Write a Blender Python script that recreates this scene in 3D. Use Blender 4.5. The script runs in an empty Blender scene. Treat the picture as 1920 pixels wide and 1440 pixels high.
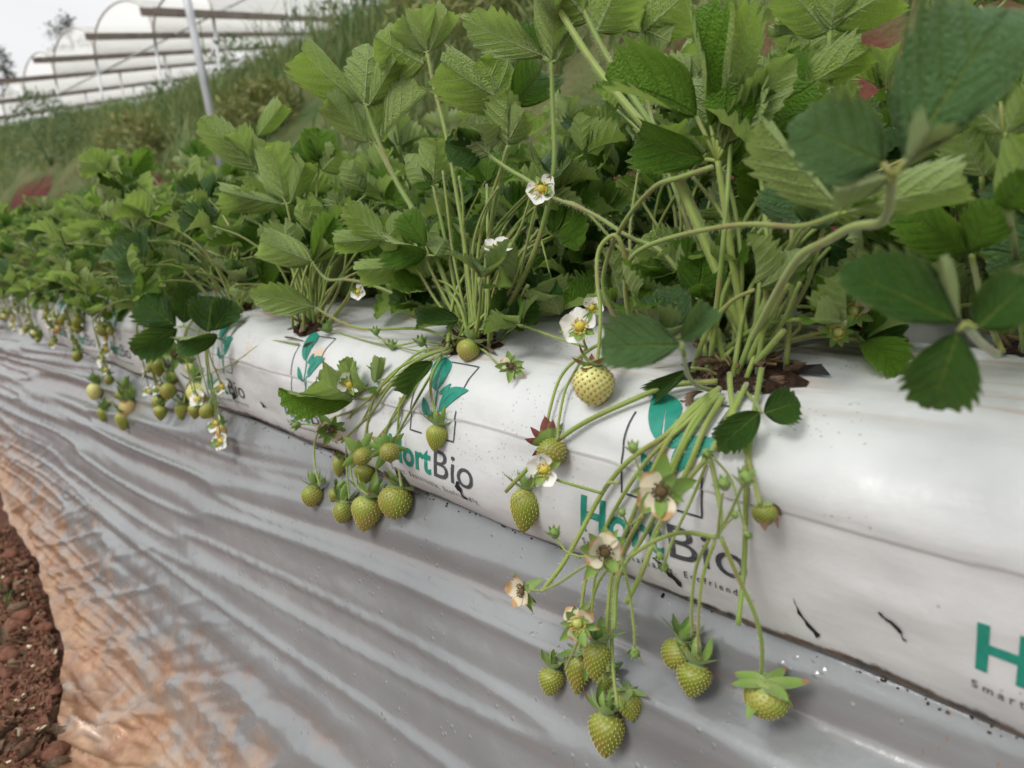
import bpy, math, random
import numpy as np
from mathutils import Vector, Matrix, Quaternion

PI = math.pi
scn = bpy.context.scene
col = scn.collection

# ------------------------------------------------------------------ camera
FPX, CX, CY = 1331.0, 960.0, 720.0            # focal length and centre in photo pixels
pitch = math.radians(18.5)
cam_pos = Vector((0, 0, 1.05))
cF = Vector((0, math.cos(pitch), -math.sin(pitch)))
cR = Vector((1, 0, 0))
cU = cR.cross(cF)
cam_d = bpy.data.cameras.new('camera')
cam = bpy.data.objects.new('camera', cam_d)
col.objects.link(cam)
cam.matrix_world = Matrix(((cR.x, cU.x, -cF.x, cam_pos.x), (cR.y, cU.y, -cF.y, cam_pos.y),
                           (cR.z, cU.z, -cF.z, cam_pos.z), (0, 0, 0, 1)))
cam_d.sensor_width = 36.0
cam_d.lens = FPX / 1920 * 36
cam_d.clip_start = 0.02
cam_d.clip_end = 2000
cam_d.dof.use_dof = True
cam_d.dof.focus_distance = 0.61
cam_d.dof.aperture_fstop = 6.6
scn.camera = cam

# ------------------------------------------------------------------ sky, sun, exposure
SUN_EL, SUN_ROT = math.radians(50), math.radians(236)
world = bpy.data.worlds.new('World')
scn.world = world
world.use_nodes = True
wn = world.node_tree.nodes
wl = world.node_tree.links
wn.clear()
w_out = wn.new('ShaderNodeOutputWorld')
w_bg = wn.new('ShaderNodeBackground')
w_sky = wn.new('ShaderNodeTexSky')
w_sky.sky_type = 'NISHITA'
w_sky.sun_disc = False
w_sky.sun_elevation = SUN_EL
w_sky.sun_rotation = SUN_ROT
w_sky.dust_density = 4.0
w_sky.air_density = 1.0
w_bw = wn.new('ShaderNodeRGBToBW')
wl.new(w_sky.outputs[0], w_bw.inputs[0])
w_tc = wn.new('ShaderNodeTexCoord')
w_map = wn.new('ShaderNodeMapping')
w_map.inputs['Scale'].default_value = (1, 1, 2.6)
wl.new(w_tc.outputs['Generated'], w_map.inputs[0])
w_noise = wn.new('ShaderNodeTexNoise')
w_noise.inputs['Scale'].default_value = 2.2
w_noise.inputs['Detail'].default_value = 5
wl.new(w_map.outputs[0], w_noise.inputs['Vector'])
w_cr = wn.new('ShaderNodeValToRGB')
w_cr.color_ramp.elements[0].position = 0.3
w_cr.color_ramp.elements[0].color = (8.8, 8.9, 9.1, 1)
w_cr.color_ramp.elements[1].position = 0.7
w_cr.color_ramp.elements[1].color = (10.2, 10.2, 10.2, 1)
wl.new(w_noise.outputs[0], w_cr.inputs[0])
w_mix = wn.new('ShaderNodeMix')
w_mix.data_type = 'RGBA'
w_mix.inputs[0].default_value = 0.85           # cloud cover over the clear sky
wl.new(w_bw.outputs[0], w_mix.inputs[6])
wl.new(w_cr.outputs[0], w_mix.inputs[7])
w_sep = wn.new('ShaderNodeSeparateXYZ')         # an overcast sky is brighter overhead than at the horizon
wl.new(w_tc.outputs['Generated'], w_sep.inputs[0])
w_mr = wn.new('ShaderNodeMapRange')
w_mr.inputs[1].default_value, w_mr.inputs[2].default_value = 0.0, 1.0
w_mr.inputs[3].default_value, w_mr.inputs[4].default_value = 0.74, 1.22
wl.new(w_sep.outputs[2], w_mr.inputs[0])
w_mul = wn.new('ShaderNodeVectorMath')
w_mul.operation = 'SCALE'
wl.new(w_mix.outputs[2], w_mul.inputs[0])
wl.new(w_mr.outputs[0], w_mul.inputs['Scale'])
wl.new(w_mul.outputs[0], w_bg.inputs[0])
w_bg.inputs[1].default_value = 0.100
wl.new(w_bg.outputs[0], w_out.inputs[0])

sun_d = bpy.data.lights.new('sun', 'SUN')
sun_d.energy = 1.5
sun_d.angle = math.radians(22)
sun_d.color = (1.0, 0.96, 0.9)
sun = bpy.data.objects.new('sun', sun_d)
col.objects.link(sun)
sd = Vector((math.sin(SUN_ROT) * math.cos(SUN_EL), math.cos(SUN_ROT) * math.cos(SUN_EL), math.sin(SUN_EL)))
sun.rotation_euler = sd.to_track_quat('Z', 'Y').to_euler()

scn.view_settings.view_transform = 'Standard'
scn.view_settings.look = 'None'
scn.view_settings.exposure = 0.45
scn.view_settings.gamma = 1.0
scn.view_settings.use_curve_mapping = False
scn.cycles.max_bounces = 8
scn.cycles.transparent_max_bounces = 8
scn.cycles.use_denoising = True

# ------------------------------------------------------------------ bed frame: X across the bed, Y along it (away), Z up from it; the camera is its origin
def raw_ray(px, py):
    return cR * ((px - CX) / FPX) + cF + cU * ((CY - py) / FPX)
bY = raw_ray(-290, 480).normalized()
bX = bY.cross(Vector((0, 0, 1))).normalized()
bZ = bX.cross(bY)
MB = Matrix(((bX.x, bY.x, bZ.x, cam_pos.x), (bX.y, bY.y, bZ.y, cam_pos.y), (bX.z, bY.z, bZ.z, cam_pos.z), (0, 0, 0, 1)))
GUP = Vector((bX.z, bY.z, bZ.z))                 # true up, in bed coordinates

def ray(px, py):
    r = raw_ray(px, py)
    return Vector((r.dot(bX), r.dot(bY), r.dot(bZ)))
def at(px, py, v):
    r = ray(px, py)
    return r * (v / r.x)

# cross-section of the front bag and of the sheet below it (across, up)
BAG = [(.47, -.284), (.42, -.283), (.392, -.2805), (.3755, -.2715), (.3665, -.249), (.3635, -.222), (.364, -.192), (.366, -.172), (.374, -.154), (.388, -.1405), (.408, -.131),
       (.44, -.1225), (.48, -.116), (.52, -.1135), (.555, -.116), (.585, -.125), (.606, -.145), (.615, -.175), (.616, -.215), (.606, -.262), (.59, -.282)]
SL0 = (.385, -.273)
SLD = (-.4226, -.9063)
GROUND = -.72
def bag_poly(n=6):
    pts = []
    P = [BAG[0]] + BAG + [BAG[-1]]
    for i in range(1, len(P) - 2):
        for k in range(n):
            t = k / n
            q = []
            for c in (0, 1):
                p0, p1, p2, p3 = P[i - 1][c], P[i][c], P[i + 1][c], P[i + 2][c]
                q.append(.5 * (2 * p1 + (p2 - p0) * t + (2 * p0 - 5 * p1 + 4 * p2 - p3) * t * t + (3 * p1 - p0 - 3 * p2 + p3) * t ** 3))
            pts.append(tuple(q))
    pts.append(BAG[-1])
    return pts
BP = bag_poly()
BARC = [0.0]
for a, b in zip(BP, BP[1:]):
    BARC.append(BARC[-1] + math.hypot(b[0] - a[0], b[1] - a[1]))
ENV = [(.1, GROUND), (.175, GROUND)] + [(SL0[0] + SLD[0] * t, SL0[1] + SLD[1] * t) for t in (.48, 0)] + BP
def hit(px, py):
    """ray parameter at which the line through a photo pixel meets the bag, the sheet or the ground"""
    r = ray(px, py)
    best = None
    for (x0, z0), (x1, z1) in zip(ENV, ENV[1:]):
        dx, dz = x1 - x0, z1 - z0
        den = r.x * dz - r.z * dx
        if abs(den) < 1e-9: continue
        lam = (x0 * dz - z0 * dx) / den
        s = ((lam * r.x - x0) * dx + (lam * r.z - z0) * dz) / (dx * dx + dz * dz)
        if -1e-6 <= s <= 1 + 1e-6 and lam > 0 and (best is None or lam < best): best = lam
    return best
def onbed(px, py, off=0.0):
    r = ray(px, py)
    h = hit(px, py)
    if h is None: h = .45 / r.x
    return r * (h - off)
def clampv(px, py, v, off=.004):
    r = ray(px, py)
    lam = v / r.x
    h = hit(px, py)
    if h is not None: lam = min(lam, h - off)
    return r * lam

# ------------------------------------------------------------------ helpers
def props(o, label=None, cat=None, group=None, kind=None):
    if label: o['label'] = label
    if cat: o['category'] = cat
    if group: o['group'] = group
    if kind: o['kind'] = kind
    return o
def link(name, data, parent=None, mat=None):
    o = bpy.data.objects.new(name, data)
    col.objects.link(o)
    if parent is not None: o.parent = parent
    if mat is not None: o.matrix_basis = mat
    return o
def root(name, base, label, cat, group=None, rot=None):
    m = MB @ Matrix.Translation(base)
    if rot is not None: m = m @ rot
    o = link(name, None, None, m)
    o.empty_display_size = .02
    return props(o, label, cat, group)
def mesh(name, V, F, mats, uv=None, smooth=True, mi=None, attr=None):
    me = bpy.data.meshes.new(name)
    V = np.asarray(V, dtype=np.float32).reshape(-1, 3)
    if isinstance(F, np.ndarray):
        n, k = F.shape
        me.vertices.add(len(V)); me.vertices.foreach_set('co', V.ravel())
        me.loops.add(n * k); me.loops.foreach_set('vertex_index', F.ravel().astype(np.int32))
        me.polygons.add(n); me.polygons.foreach_set('loop_start', np.arange(0, n * k, k, dtype=np.int32))
        me.update(calc_edges=True)
    else:
        me.from_pydata(V.tolist(), [], F)
    for m in (mats if isinstance(mats, (list, tuple)) else [mats]): me.materials.append(m)
    np_ = len(me.polygons)
    if smooth: me.polygons.foreach_set('use_smooth', np.ones(np_, dtype=bool))
    if mi is not None: me.polygons.foreach_set('material_index', np.asarray(mi, dtype=np.int32))
    if uv is not None:
        uv = np.asarray(uv, dtype=np.float32)
        lv = np.empty(len(me.loops), dtype=np.int32); me.loops.foreach_get('vertex_index', lv)
        l = me.uv_layers.new(name='UVMap')
        l.data.foreach_set('uv', uv[lv].ravel())
    for k_, a in (attr or {}).items():
        at_ = me.attributes.new(k_, 'FLOAT', 'POINT')
        at_.data.foreach_set('value', np.asarray(a, dtype=np.float32))
    return me
def grid_faces(r, c, closed=False, base=0):
    F = []
    for i in range(r - 1):
        for j in range(c if closed else c - 1):
            j2 = (j + 1) % c
            F.append((base + i * c + j, base + i * c + j2, base + (i + 1) * c + j2, base + (i + 1) * c + j))
    return F
class MB_:
    def __init__(s): s.V, s.F, s.uv, s.mi = [], [], [], []
    def add(s, V, F, uv=None, mi=0):
        b = len(s.V)
        s.V += [tuple(v) for v in V]
        s.F += [tuple(i + b for i in f) for f in F]
        s.uv += list(uv) if uv is not None else [(0, 0)] * len(V)
        s.mi += [mi] * len(F)
    def mesh(s, name, mats, smooth=True): return mesh(name, s.V, s.F, mats, s.uv, smooth, s.mi)
def catmull(P, n=5):
    P = [Vector(p) for p in P]
    if len(P) == 2:
        return [P[0].lerp(P[1], i / n) for i in range(n + 1)]
    Q = [P[0] * 2 - P[1]] + P + [P[-1] * 2 - P[-2]]
    out = []
    for i in range(1, len(Q) - 2):
        p0, p1, p2, p3 = Q[i - 1:i + 3]
        for k in range(n):
            t = k / n
            out.append(.5 * (2 * p1 + (p2 - p0) * t + (2 * p0 - 5 * p1 + 4 * p2 - p3) * t * t + (3 * p1 - p0 - 3 * p2 + p3) * t ** 3))
    out.append(P[-1])
    return out
def tube(P, r0, r1=None, sides=7, cap=True, radii=None):
    """vertices, faces and (length, round) UVs of a tapering tube along the points"""
    r1 = r0 if r1 is None else r1
    V, uv = [], []
    n = len(P)
    t_prev = (P[1] - P[0]).normalized()
    x = t_prev.orthogonal().normalized()
    for i in range(n):
        t = (P[min(i + 1, n - 1)] - P[max(i - 1, 0)])
        t = t.normalized() if t.length > 1e-9 else t_prev
        x = (t_prev.rotation_difference(t) @ x)
        x = (x - t * x.dot(t)).normalized()
        y = t.cross(x)
        t_prev = t
        r = radii[i] if radii else r0 + (r1 - r0) * i / (n - 1)
        for k in range(sides):
            a = 2 * PI * k / sides
            V.append(P[i] + (x * math.cos(a) + y * math.sin(a)) * r)
            uv.append((i / (n - 1), k / sides))
    F = grid_faces(n, sides, True)
    if cap:
        F.append(tuple(range(sides))[::-1]); F.append(tuple((n - 1) * sides + k for k in range(sides)))
    return V, F, uv
def box(c, ax, ay, az):
    V = [c + ax * sx + ay * sy + az * sz for sx in (-1, 1) for sy in (-1, 1) for sz in (-1, 1)]
    return V, [(0, 1, 3, 2), (4, 6, 7, 5), (0, 4, 5, 1), (2, 3, 7, 6), (0, 2, 6, 4), (1, 5, 7, 3)]
def frame(o, x, y, z, sx=1, sy=1, sz=1):
    return Matrix(((x.x * sx, y.x * sy, z.x * sz, o.x), (x.y * sx, y.y * sy, z.y * sz, o.y), (x.z * sx, y.z * sy, z.z * sz, o.z), (0, 0, 0, 1)))

def hashn(ix, iy, seed):
    h = (ix.astype(np.int64) * 374761393 + iy.astype(np.int64) * 668265263 + seed * 974634777) & 0x7fffffff
    h = ((h ^ (h >> 13)) * 1274126177) & 0x7fffffff
    h = (h ^ (h >> 16)) & 0xffffff
    return h / float(0xffffff)
def noise2(x, y, seed=0):
    x = np.asarray(x, float); y = np.asarray(y, float)
    ix, iy = np.floor(x), np.floor(y)
    fx, fy = x - ix, y - iy
    fx = fx ** 3 * (fx * (fx * 6 - 15) + 10); fy = fy ** 3 * (fy * (fy * 6 - 15) + 10)
    a, b = hashn(ix, iy, seed), hashn(ix + 1, iy, seed)
    c, d = hashn(ix, iy + 1, seed), hashn(ix + 1, iy + 1, seed)
    return ((a + (b - a) * fx) * (1 - fy) + (c + (d - c) * fx) * fy) * 2 - 1
def fbm(x, y, seed=0, oct=4, gain=.5):
    s, a = 0, 1.0
    for o in range(oct):
        s = s + a * noise2(x * 2 ** o + 17.3 * o, y * 2 ** o - 9.1 * o, seed + o)
        a *= gain
    return s

# ------------------------------------------------------------------ materials
class Mat:
    def __init__(s, name):
        s.m = bpy.data.materials.new(name); s.m.use_nodes = True
        s.n = s.m.node_tree.nodes; s.l = s.m.node_tree.links
        s.b = s.n['Principled BSDF']; s.out = s.n['Material Output']
    def N(s, t, **kw):
        n = s.n.new('ShaderNode' + t)
        for k, v in kw.items(): setattr(n, k, v)
        return n
    def L(s, a, b): s.l.new(a, b)
    def val(s, x, sock):
        if hasattr(x, 'default_value') or hasattr(x, 'is_linked'): s.L(x, sock)
        else: sock.default_value = x
    def math(s, op, a, b=0.0, c=None, clamp=False):
        n = s.N('Math', operation=op, use_clamp=clamp)
        s.val(a, n.inputs[0]); s.val(b, n.inputs[1])
        if c is not None: s.val(c, n.inputs[2])
        return n.outputs[0]
    def mix(s, f, a, b, blend='MIX'):
        n = s.N('Mix', data_type='RGBA', blend_type=blend)
        s.val(f, n.inputs[0])
        for x, k in ((a, 6), (b, 7)):
            if isinstance(x, tuple): n.inputs[k].default_value = (*x[:3], 1)
            else: s.L(x, n.inputs[k])
        return n.outputs[2]
    def noise(s, vec, scale, detail=3, rough=.5, out=0):
        n = s.N('TexNoise'); n.inputs['Scale'].default_value = scale; n.inputs['Detail'].default_value = detail; n.inputs['Roughness'].default_value = rough
        if vec is not None: s.L(vec, n.inputs['Vector'])
        return n.outputs[out]
    def ramp(s, x, lo, hi):
        n = s.N('MapRange'); n.clamp = True
        s.val(x, n.inputs[0]); n.inputs[1].default_value = lo; n.inputs[2].default_value = hi
        return n.outputs[0]
    def uv(s):
        n = s.N('UVMap'); n.uv_map = 'UVMap'
        x = s.N('SeparateXYZ'); s.L(n.outputs[0], x.inputs[0])
        return n.outputs[0], x.outputs[0], x.outputs[1]
    def obj(s): return s.N('TexCoord').outputs['Object']
    def rnd(s): return s.N('ObjectInfo').outputs['Random']
    def bump(s, h, strength, dist):
        n = s.N('Bump'); n.inputs['Strength'].default_value = strength; n.inputs['Distance'].default_value = dist
        s.L(h, n.inputs['Height']); s.L(n.outputs[0], s.b.inputs['Normal'])
    def set(s, **kw):
        for k, v in kw.items():
            k = k.replace('_', ' ')
            if isinstance(v, tuple): s.b.inputs[k].default_value = (*v, 1) if len(v) == 3 else v
            elif isinstance(v, (int, float)): s.b.inputs[k].default_value = v
            else: s.L(v, s.b.inputs[k])
        return s

def leaf_material(name, up_a, up_b, un_a, un_b, trans=.22, teeth=9.0):
    M = Mat(name)
    uvv, ph, sd_ = M.uv()
    r = M.rnd()
    ob = M.obj()
    n1 = M.noise(ob, 5.0, 3)
    up = M.mix(M.ramp(r, 0, 1), up_a, up_b)
    up = M.mix(M.ramp(n1, .35, .75), up, tuple(c * .72 for c in up_b))
    un = M.mix(M.ramp(M.math('FRACT', M.math('MULTIPLY', r, 7.3)), 0, 1), un_a, un_b)
    un = M.mix(M.math('MULTIPLY', M.ramp(M.noise(ob, 28, 3, .7), .45, .75), .45), un, tuple(c * .66 for c in un_a))
    geo = M.N('NewGeometry')
    base = M.mix(geo.outputs['Backfacing'], up, un)
    # veins: pale lines from midrib to each tooth
    d1 = M.math('ABSOLUTE', M.math('SUBTRACT', M.math('FRACT', M.math('ADD', ph, .5)), .5))
    lat = M.math('SUBTRACT', 1.0, M.ramp(d1, .02, .085))
    mid = M.math('SUBTRACT', 1.0, M.ramp(M.math('ABSOLUTE', sd_), .018, .055))
    vein = M.math('MAXIMUM', M.math('MULTIPLY', lat, .5), mid)
    vc = M.mix(geo.outputs['Backfacing'], (.20, .28, .065), (.62, .74, .36))
    base = M.mix(M.math('MULTIPLY', vein, .75), base, vc)
    # thin paler / scorched margin and brown tip on some leaves
    edge = M.ramp(M.math('ABSOLUTE', sd_), .9, 1.0)
    base = M.mix(M.math('MULTIPLY', edge, .45), base, (.36, .42, .15))
    tipn = M.math('ADD', M.math('DIVIDE', ph, teeth), M.math('MULTIPLY', M.math('SUBTRACT', M.noise(ob, 9, 3), .5), .55))
    tip = M.math('MULTIPLY', M.ramp(tipn, .88, 1.02), M.ramp(M.math('FRACT', M.math('MULTIPLY', r, 13.7)), .35, .5))
    base = M.mix(tip, base, (.26, .13, .06))
    spots = M.math('MULTIPLY', M.ramp(M.noise(ob, 16, 4, .65), .66, .74), M.ramp(M.math('FRACT', M.math('MULTIPLY', r, 31.1)), .62, .8))
    base = M.mix(M.math('MULTIPLY', spots, .7), base, (.17, .11, .05))
    M.set(Base_Color=base, Roughness=M.math('ADD', .31, M.math('MULTIPLY', geo.outputs['Backfacing'], .25)), Specular_IOR_Level=.42)
    M.L(M.math('MULTIPLY', geo.outputs['Backfacing'], .3), M.b.inputs['Sheen Weight'])
    M.b.inputs['Sheen Roughness'].default_value = .45
    h = M.math('ADD', M.math('MULTIPLY', M.noise(ob, 38, 3), .6), M.math('MULTIPLY', vein, -.5))
    M.bump(h, .8, .03)
    tr = M.N('BsdfTranslucent')
    M.L(M.mix(.55, base, (.22, .36, .04)), tr.inputs[0])
    mx = M.N('MixShader'); mx.inputs[0].default_value = trans
    M.L(M.b.outputs[0], mx.inputs[1]); M.L(tr.outputs[0], mx.inputs[2]); M.L(mx.outputs[0], M.out.inputs[0])
    return M.m
m_leaf = leaf_material('strawberry_leaf', (.074, .205, .022), (.185, .385, .034), (.50, .68, .185), (.40, .62, .075), .40)
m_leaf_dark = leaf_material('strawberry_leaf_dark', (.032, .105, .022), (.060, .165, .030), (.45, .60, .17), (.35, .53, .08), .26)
m_leaf_blue = leaf_material('strawberry_leaf_glaucous', (.110, .230, .090), (.14, .27, .10), (.42, .56, .18), (.31, .46, .10), .28)

def stem_material():
    M = Mat('strawberry_stalk')
    uvv, t, a = M.uv()
    r = M.rnd()
    c = M.mix(r, (.150, .225, .034), (.225, .295, .056))
    c = M.mix(M.math('MULTIPLY', M.ramp(M.noise(M.obj(), 34, 4), .5, .72), .75), c, (.20, .13, .045))
    M.set(Base_Color=c, Roughness=.5, Specular_IOR_Level=.35)
    M.b.inputs['Sheen Weight'].default_value = .3
    M.b.inputs['Subsurface Weight'].default_value = .08
    M.b.inputs['Subsurface Radius'].default_value = (.004, .006, .002)
    M.bump(M.noise(M.obj(), 400, 2), .3, .0006)
    return M.m
m_stem = stem_material()
def fruit_material(name, a, b, blush, pale=(.52, .54, .17)):
    M = Mat(name)
    uvv, t, ang = M.uv()
    at_ = M.N('Attribute'); at_.attribute_name = 'pit'
    ob = M.obj()
    r = M.rnd()
    c = M.mix(r, a, b)
    c = M.mix(M.math('MULTIPLY', M.math('SUBTRACT', 1.0, M.ramp(t, .0, .3)), .5), c, pale)
    c = M.mix(M.math('MULTIPLY', M.ramp(M.math('ADD', M.noise(ob, 1.6, 2), M.math('MULTIPLY', t, .18)), .5, .78), .7), c, blush)
    c = M.mix(M.ramp(at_.outputs['Fac'], .2, .9), c, tuple(x * k_ for x, k_ in zip(b, (.50, .52, .4))))
    M.set(Base_Color=c, Roughness=.42, Specular_IOR_Level=.4)
    M.b.inputs['Subsurface Weight'].default_value = .12
    M.b.inputs['Subsurface Radius'].default_value = (.006, .005, .001)
    M.b.inputs['Subsurface Scale'].default_value = .4
    return M.m
m_fruit = fruit_material('green_strawberry', (.185, .245, .026), (.275, .325, .050), (.32, .21, .065))
m_fruit_pale = fruit_material('pale_strawberry', (.56, .58, .20), (.60, .60, .22), (.58, .52, .20), (.62, .66, .30))
m_fruit_red = fruit_material('blushing_strawberry', (.46, .42, .14), (.50, .40, .16), (.55, .16, .08))
def plain(name, c, c2=None, rough=.5, scale=30, spec=.4, bump=0, sub=0, dist=.001):
    M = Mat(name)
    if c2 is not None:
        cc = M.mix(M.ramp(M.noise(M.obj(), scale, 4, .6), .35, .68), c, c2)
        M.set(Base_Color=cc)
    else: M.set(Base_Color=c)
    M.set(Roughness=rough, Specular_IOR_Level=spec)
    if bump: M.bump(M.noise(M.obj(), scale * 2.5, 4, .6), bump, dist)
    if sub:
        M.b.inputs['Subsurface Weight'].default_value = sub
        M.b.inputs['Subsurface Radius'].default_value = (.004, .004, .003)
    return M.m
m_seed = plain('achene_yellow', (.56, .52, .15), (.40, .33, .09), .4)
m_seed_red = plain('achene_red', (.36, .075, .035), (.42, .16, .06), .4)
def sepal_material(name, tipc, amount):
    M = Mat(name)
    uvv, t, s_ = M.uv()
    r = M.rnd()
    c = M.mix(r, (.13, .24, .04), (.22, .34, .075))
    c = M.mix(M.math('MULTIPLY', M.math('SUBTRACT', 1.0, M.ramp(t, 0, .5)), .6), c, (.33, .40, .14))
    lim = M.math('ADD', t, M.math('MULTIPLY', M.math('SUBTRACT', M.noise(M.obj(), 2.5, 2), .5), .9))
    c = M.mix(M.ramp(lim, 1 - amount, 1.12 - amount), c, tipc)
    M.set(Base_Color=c, Roughness=.5, Specular_IOR_Level=.3)
    M.b.inputs['Sheen Weight'].default_value = .25
    tr = M.N('BsdfTranslucent'); M.L(c, tr.inputs[0])
    mx = M.N('MixShader'); mx.inputs[0].default_value = .2
    M.L(M.b.outputs[0], mx.inputs[1]); M.L(tr.outputs[0], mx.inputs[2]); M.L(mx.outputs[0], M.out.inputs[0])
    return M.m
m_sepal = sepal_material('sepal_green', (.30, .12, .07), .12)
m_sepal_brown = sepal_material('sepal_brown_tip', (.19, .05, .04), .42)
m_sepal_dry = sepal_material('sepal_dry', (.20, .12, .07), .85)
def petal_material(name, c, browned):
    M = Mat(name)
    uvv, t, s_ = M.uv()
    lim = M.math('ADD', M.math('MULTIPLY', t, .8), M.math('MULTIPLY', M.noise(M.obj(), 1.7, 3), .5))
    cc = M.mix(M.ramp(lim, 1.05 - browned, 1.2 - browned), c, (.50, .30, .14))
    M.set(Base_Color=cc, Roughness=.55, Specular_IOR_Level=.3)
    tr = M.N('BsdfTranslucent'); M.L(cc, tr.inputs[0])
    mx = M.N('MixShader'); mx.inputs[0].default_value = .3
    M.L(M.b.outputs[0], mx.inputs[1]); M.L(tr.outputs[0], mx.inputs[2]); M.L(mx.outputs[0], M.out.inputs[0])
    return M.m
m_petal = petal_material('petal_white', (.84, .84, .80), .0)
m_petal_old = petal_material('petal_withered', (.70, .64, .47), .22)
m_pollen = plain('flower_centre', (.72, .55, .06), (.52, .50, .08), .6, 300, bump=.6)
m_pollen_old = plain('flower_centre_withered', (.085, .055, .022), (.17, .12, .045), .7, 300, bump=.6)
m_stamen = plain('stamen', (.70, .48, .05), (.50, .30, .05), .6)
m_hair = plain('stalk_hair', (.62, .66, .42), None, .6)
m_dry = plain('dry_leaf', (.05, .030, .020), (.13, .082, .05), .8, 9, .2, .6)
m_dry_pale = plain('dry_leaf_pale', (.20, .14, .09), (.10, .062, .04), .8, 9, .2, .6)
m_crown = plain('crown_fibre', (.075, .042, .025), (.17, .13, .05), .8, 120, .2, .8)
m_peat = plain('peat', (.022, .014, .010), (.06, .035, .022), .95, 220, .1, .9, 0, .004)
m_black = plain('torn_black_lining', (.012, .012, .014), None, .5)
m_twig = plain('twig', (.14, .075, .045), (.24, .14, .09), .8, 150, .2, .5)
m_clod = plain('red_clod', (.14, .060, .040), (.22, .105, .07), .9, 70, .15, .9, 0, .004)
m_chip = plain('pale_chip', (.72, .66, .48), (.60, .50, .30), .6)
m_green_print = plain('print_green', (.012, .19, .138), (.018, .235, .17), .45, 160)
m_grey_print = plain('print_grey', (.045, .05, .058), (.07, .075, .085), .45, 160)

def bag_material():
    M = Mat('white_grow_bag')
    ob = M.obj()
    c = M.mix(M.ramp(M.noise(ob, 11, 6, .62), .36, .68), (.56, .575, .575), (.49, .505, .505))
    at_ = M.N('Attribute'); at_.attribute_name = 'stain'
    st = M.ramp(M.math('MULTIPLY', at_.outputs['Fac'], M.math('ADD', M.noise(ob, 22, 5, .65), .25)), .30, .75)
    c = M.mix(M.math('MULTIPLY', st, .75), c, (.55, .36, .20))
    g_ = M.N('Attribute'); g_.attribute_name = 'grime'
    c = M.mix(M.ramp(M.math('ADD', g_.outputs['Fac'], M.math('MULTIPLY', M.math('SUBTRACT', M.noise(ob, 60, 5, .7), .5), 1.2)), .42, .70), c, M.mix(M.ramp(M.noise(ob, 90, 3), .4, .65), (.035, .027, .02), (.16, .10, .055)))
    # thin rusty water marks along the bag
    mp = M.N('Mapping'); mp.inputs['Scale'].default_value = (90, 7, 40); M.L(ob, mp.inputs[0])
    ln = M.math('MULTIPLY', M.ramp(M.noise(mp.outputs[0], 1.0, 4, .6), .50, .60), M.ramp(M.noise(ob, 8, 2), .38, .58))
    a2 = M.N('Attribute'); a2.attribute_name = 'top'
    c = M.mix(M.math('MULTIPLY', M.math('MULTIPLY', ln, a2.outputs['Fac']), .8), c, (.38, .235, .15))
    mp3 = M.N('Mapping'); mp3.inputs['Scale'].default_value = (25, 40, 5); M.L(ob, mp3.inputs[0])
    c = M.mix(M.math('MULTIPLY', M.ramp(M.noise(mp3.outputs[0], 1.0, 4, .6), .62, .82), .2), c, (.42, .37, .30))
    sp = M.N('TexVoronoi'); sp.inputs['Scale'].default_value = 210; M.L(ob, sp.inputs['Vector'])
    spk = M.math('MULTIPLY', M.math('LESS_THAN', sp.outputs['Distance'], .2), M.math('GREATER_THAN', M.noise(ob, 13, 3), .56))
    c = M.mix(M.math('MULTIPLY', spk, .5), c, (.25, .20, .17))
    M.set(Base_Color=c, Roughness=M.math('ADD', .22, M.math('MULTIPLY', M.noise(ob, 30, 2), .2)), Specular_IOR_Level=.5)
    M.b.inputs['Subsurface Weight'].default_value = .0
    mp2 = M.N('Mapping'); mp2.inputs['Scale'].default_value = (38, 7, 38); mp2.inputs['Rotation'].default_value = (.10, 0, .06); M.L(ob, mp2.inputs[0])
    wr = M.noise(mp2.outputs[0], 1.0, 4, .55)
    h = M.math('ADD', M.math('ADD', M.noise(ob, 26, 4), M.math('MULTIPLY', M.noise(ob, 300, 2), .05)), M.math('MULTIPLY', wr, .45))
    M.bump(h, .26, .006)
    return M.m
m_bag = bag_material()
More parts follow.
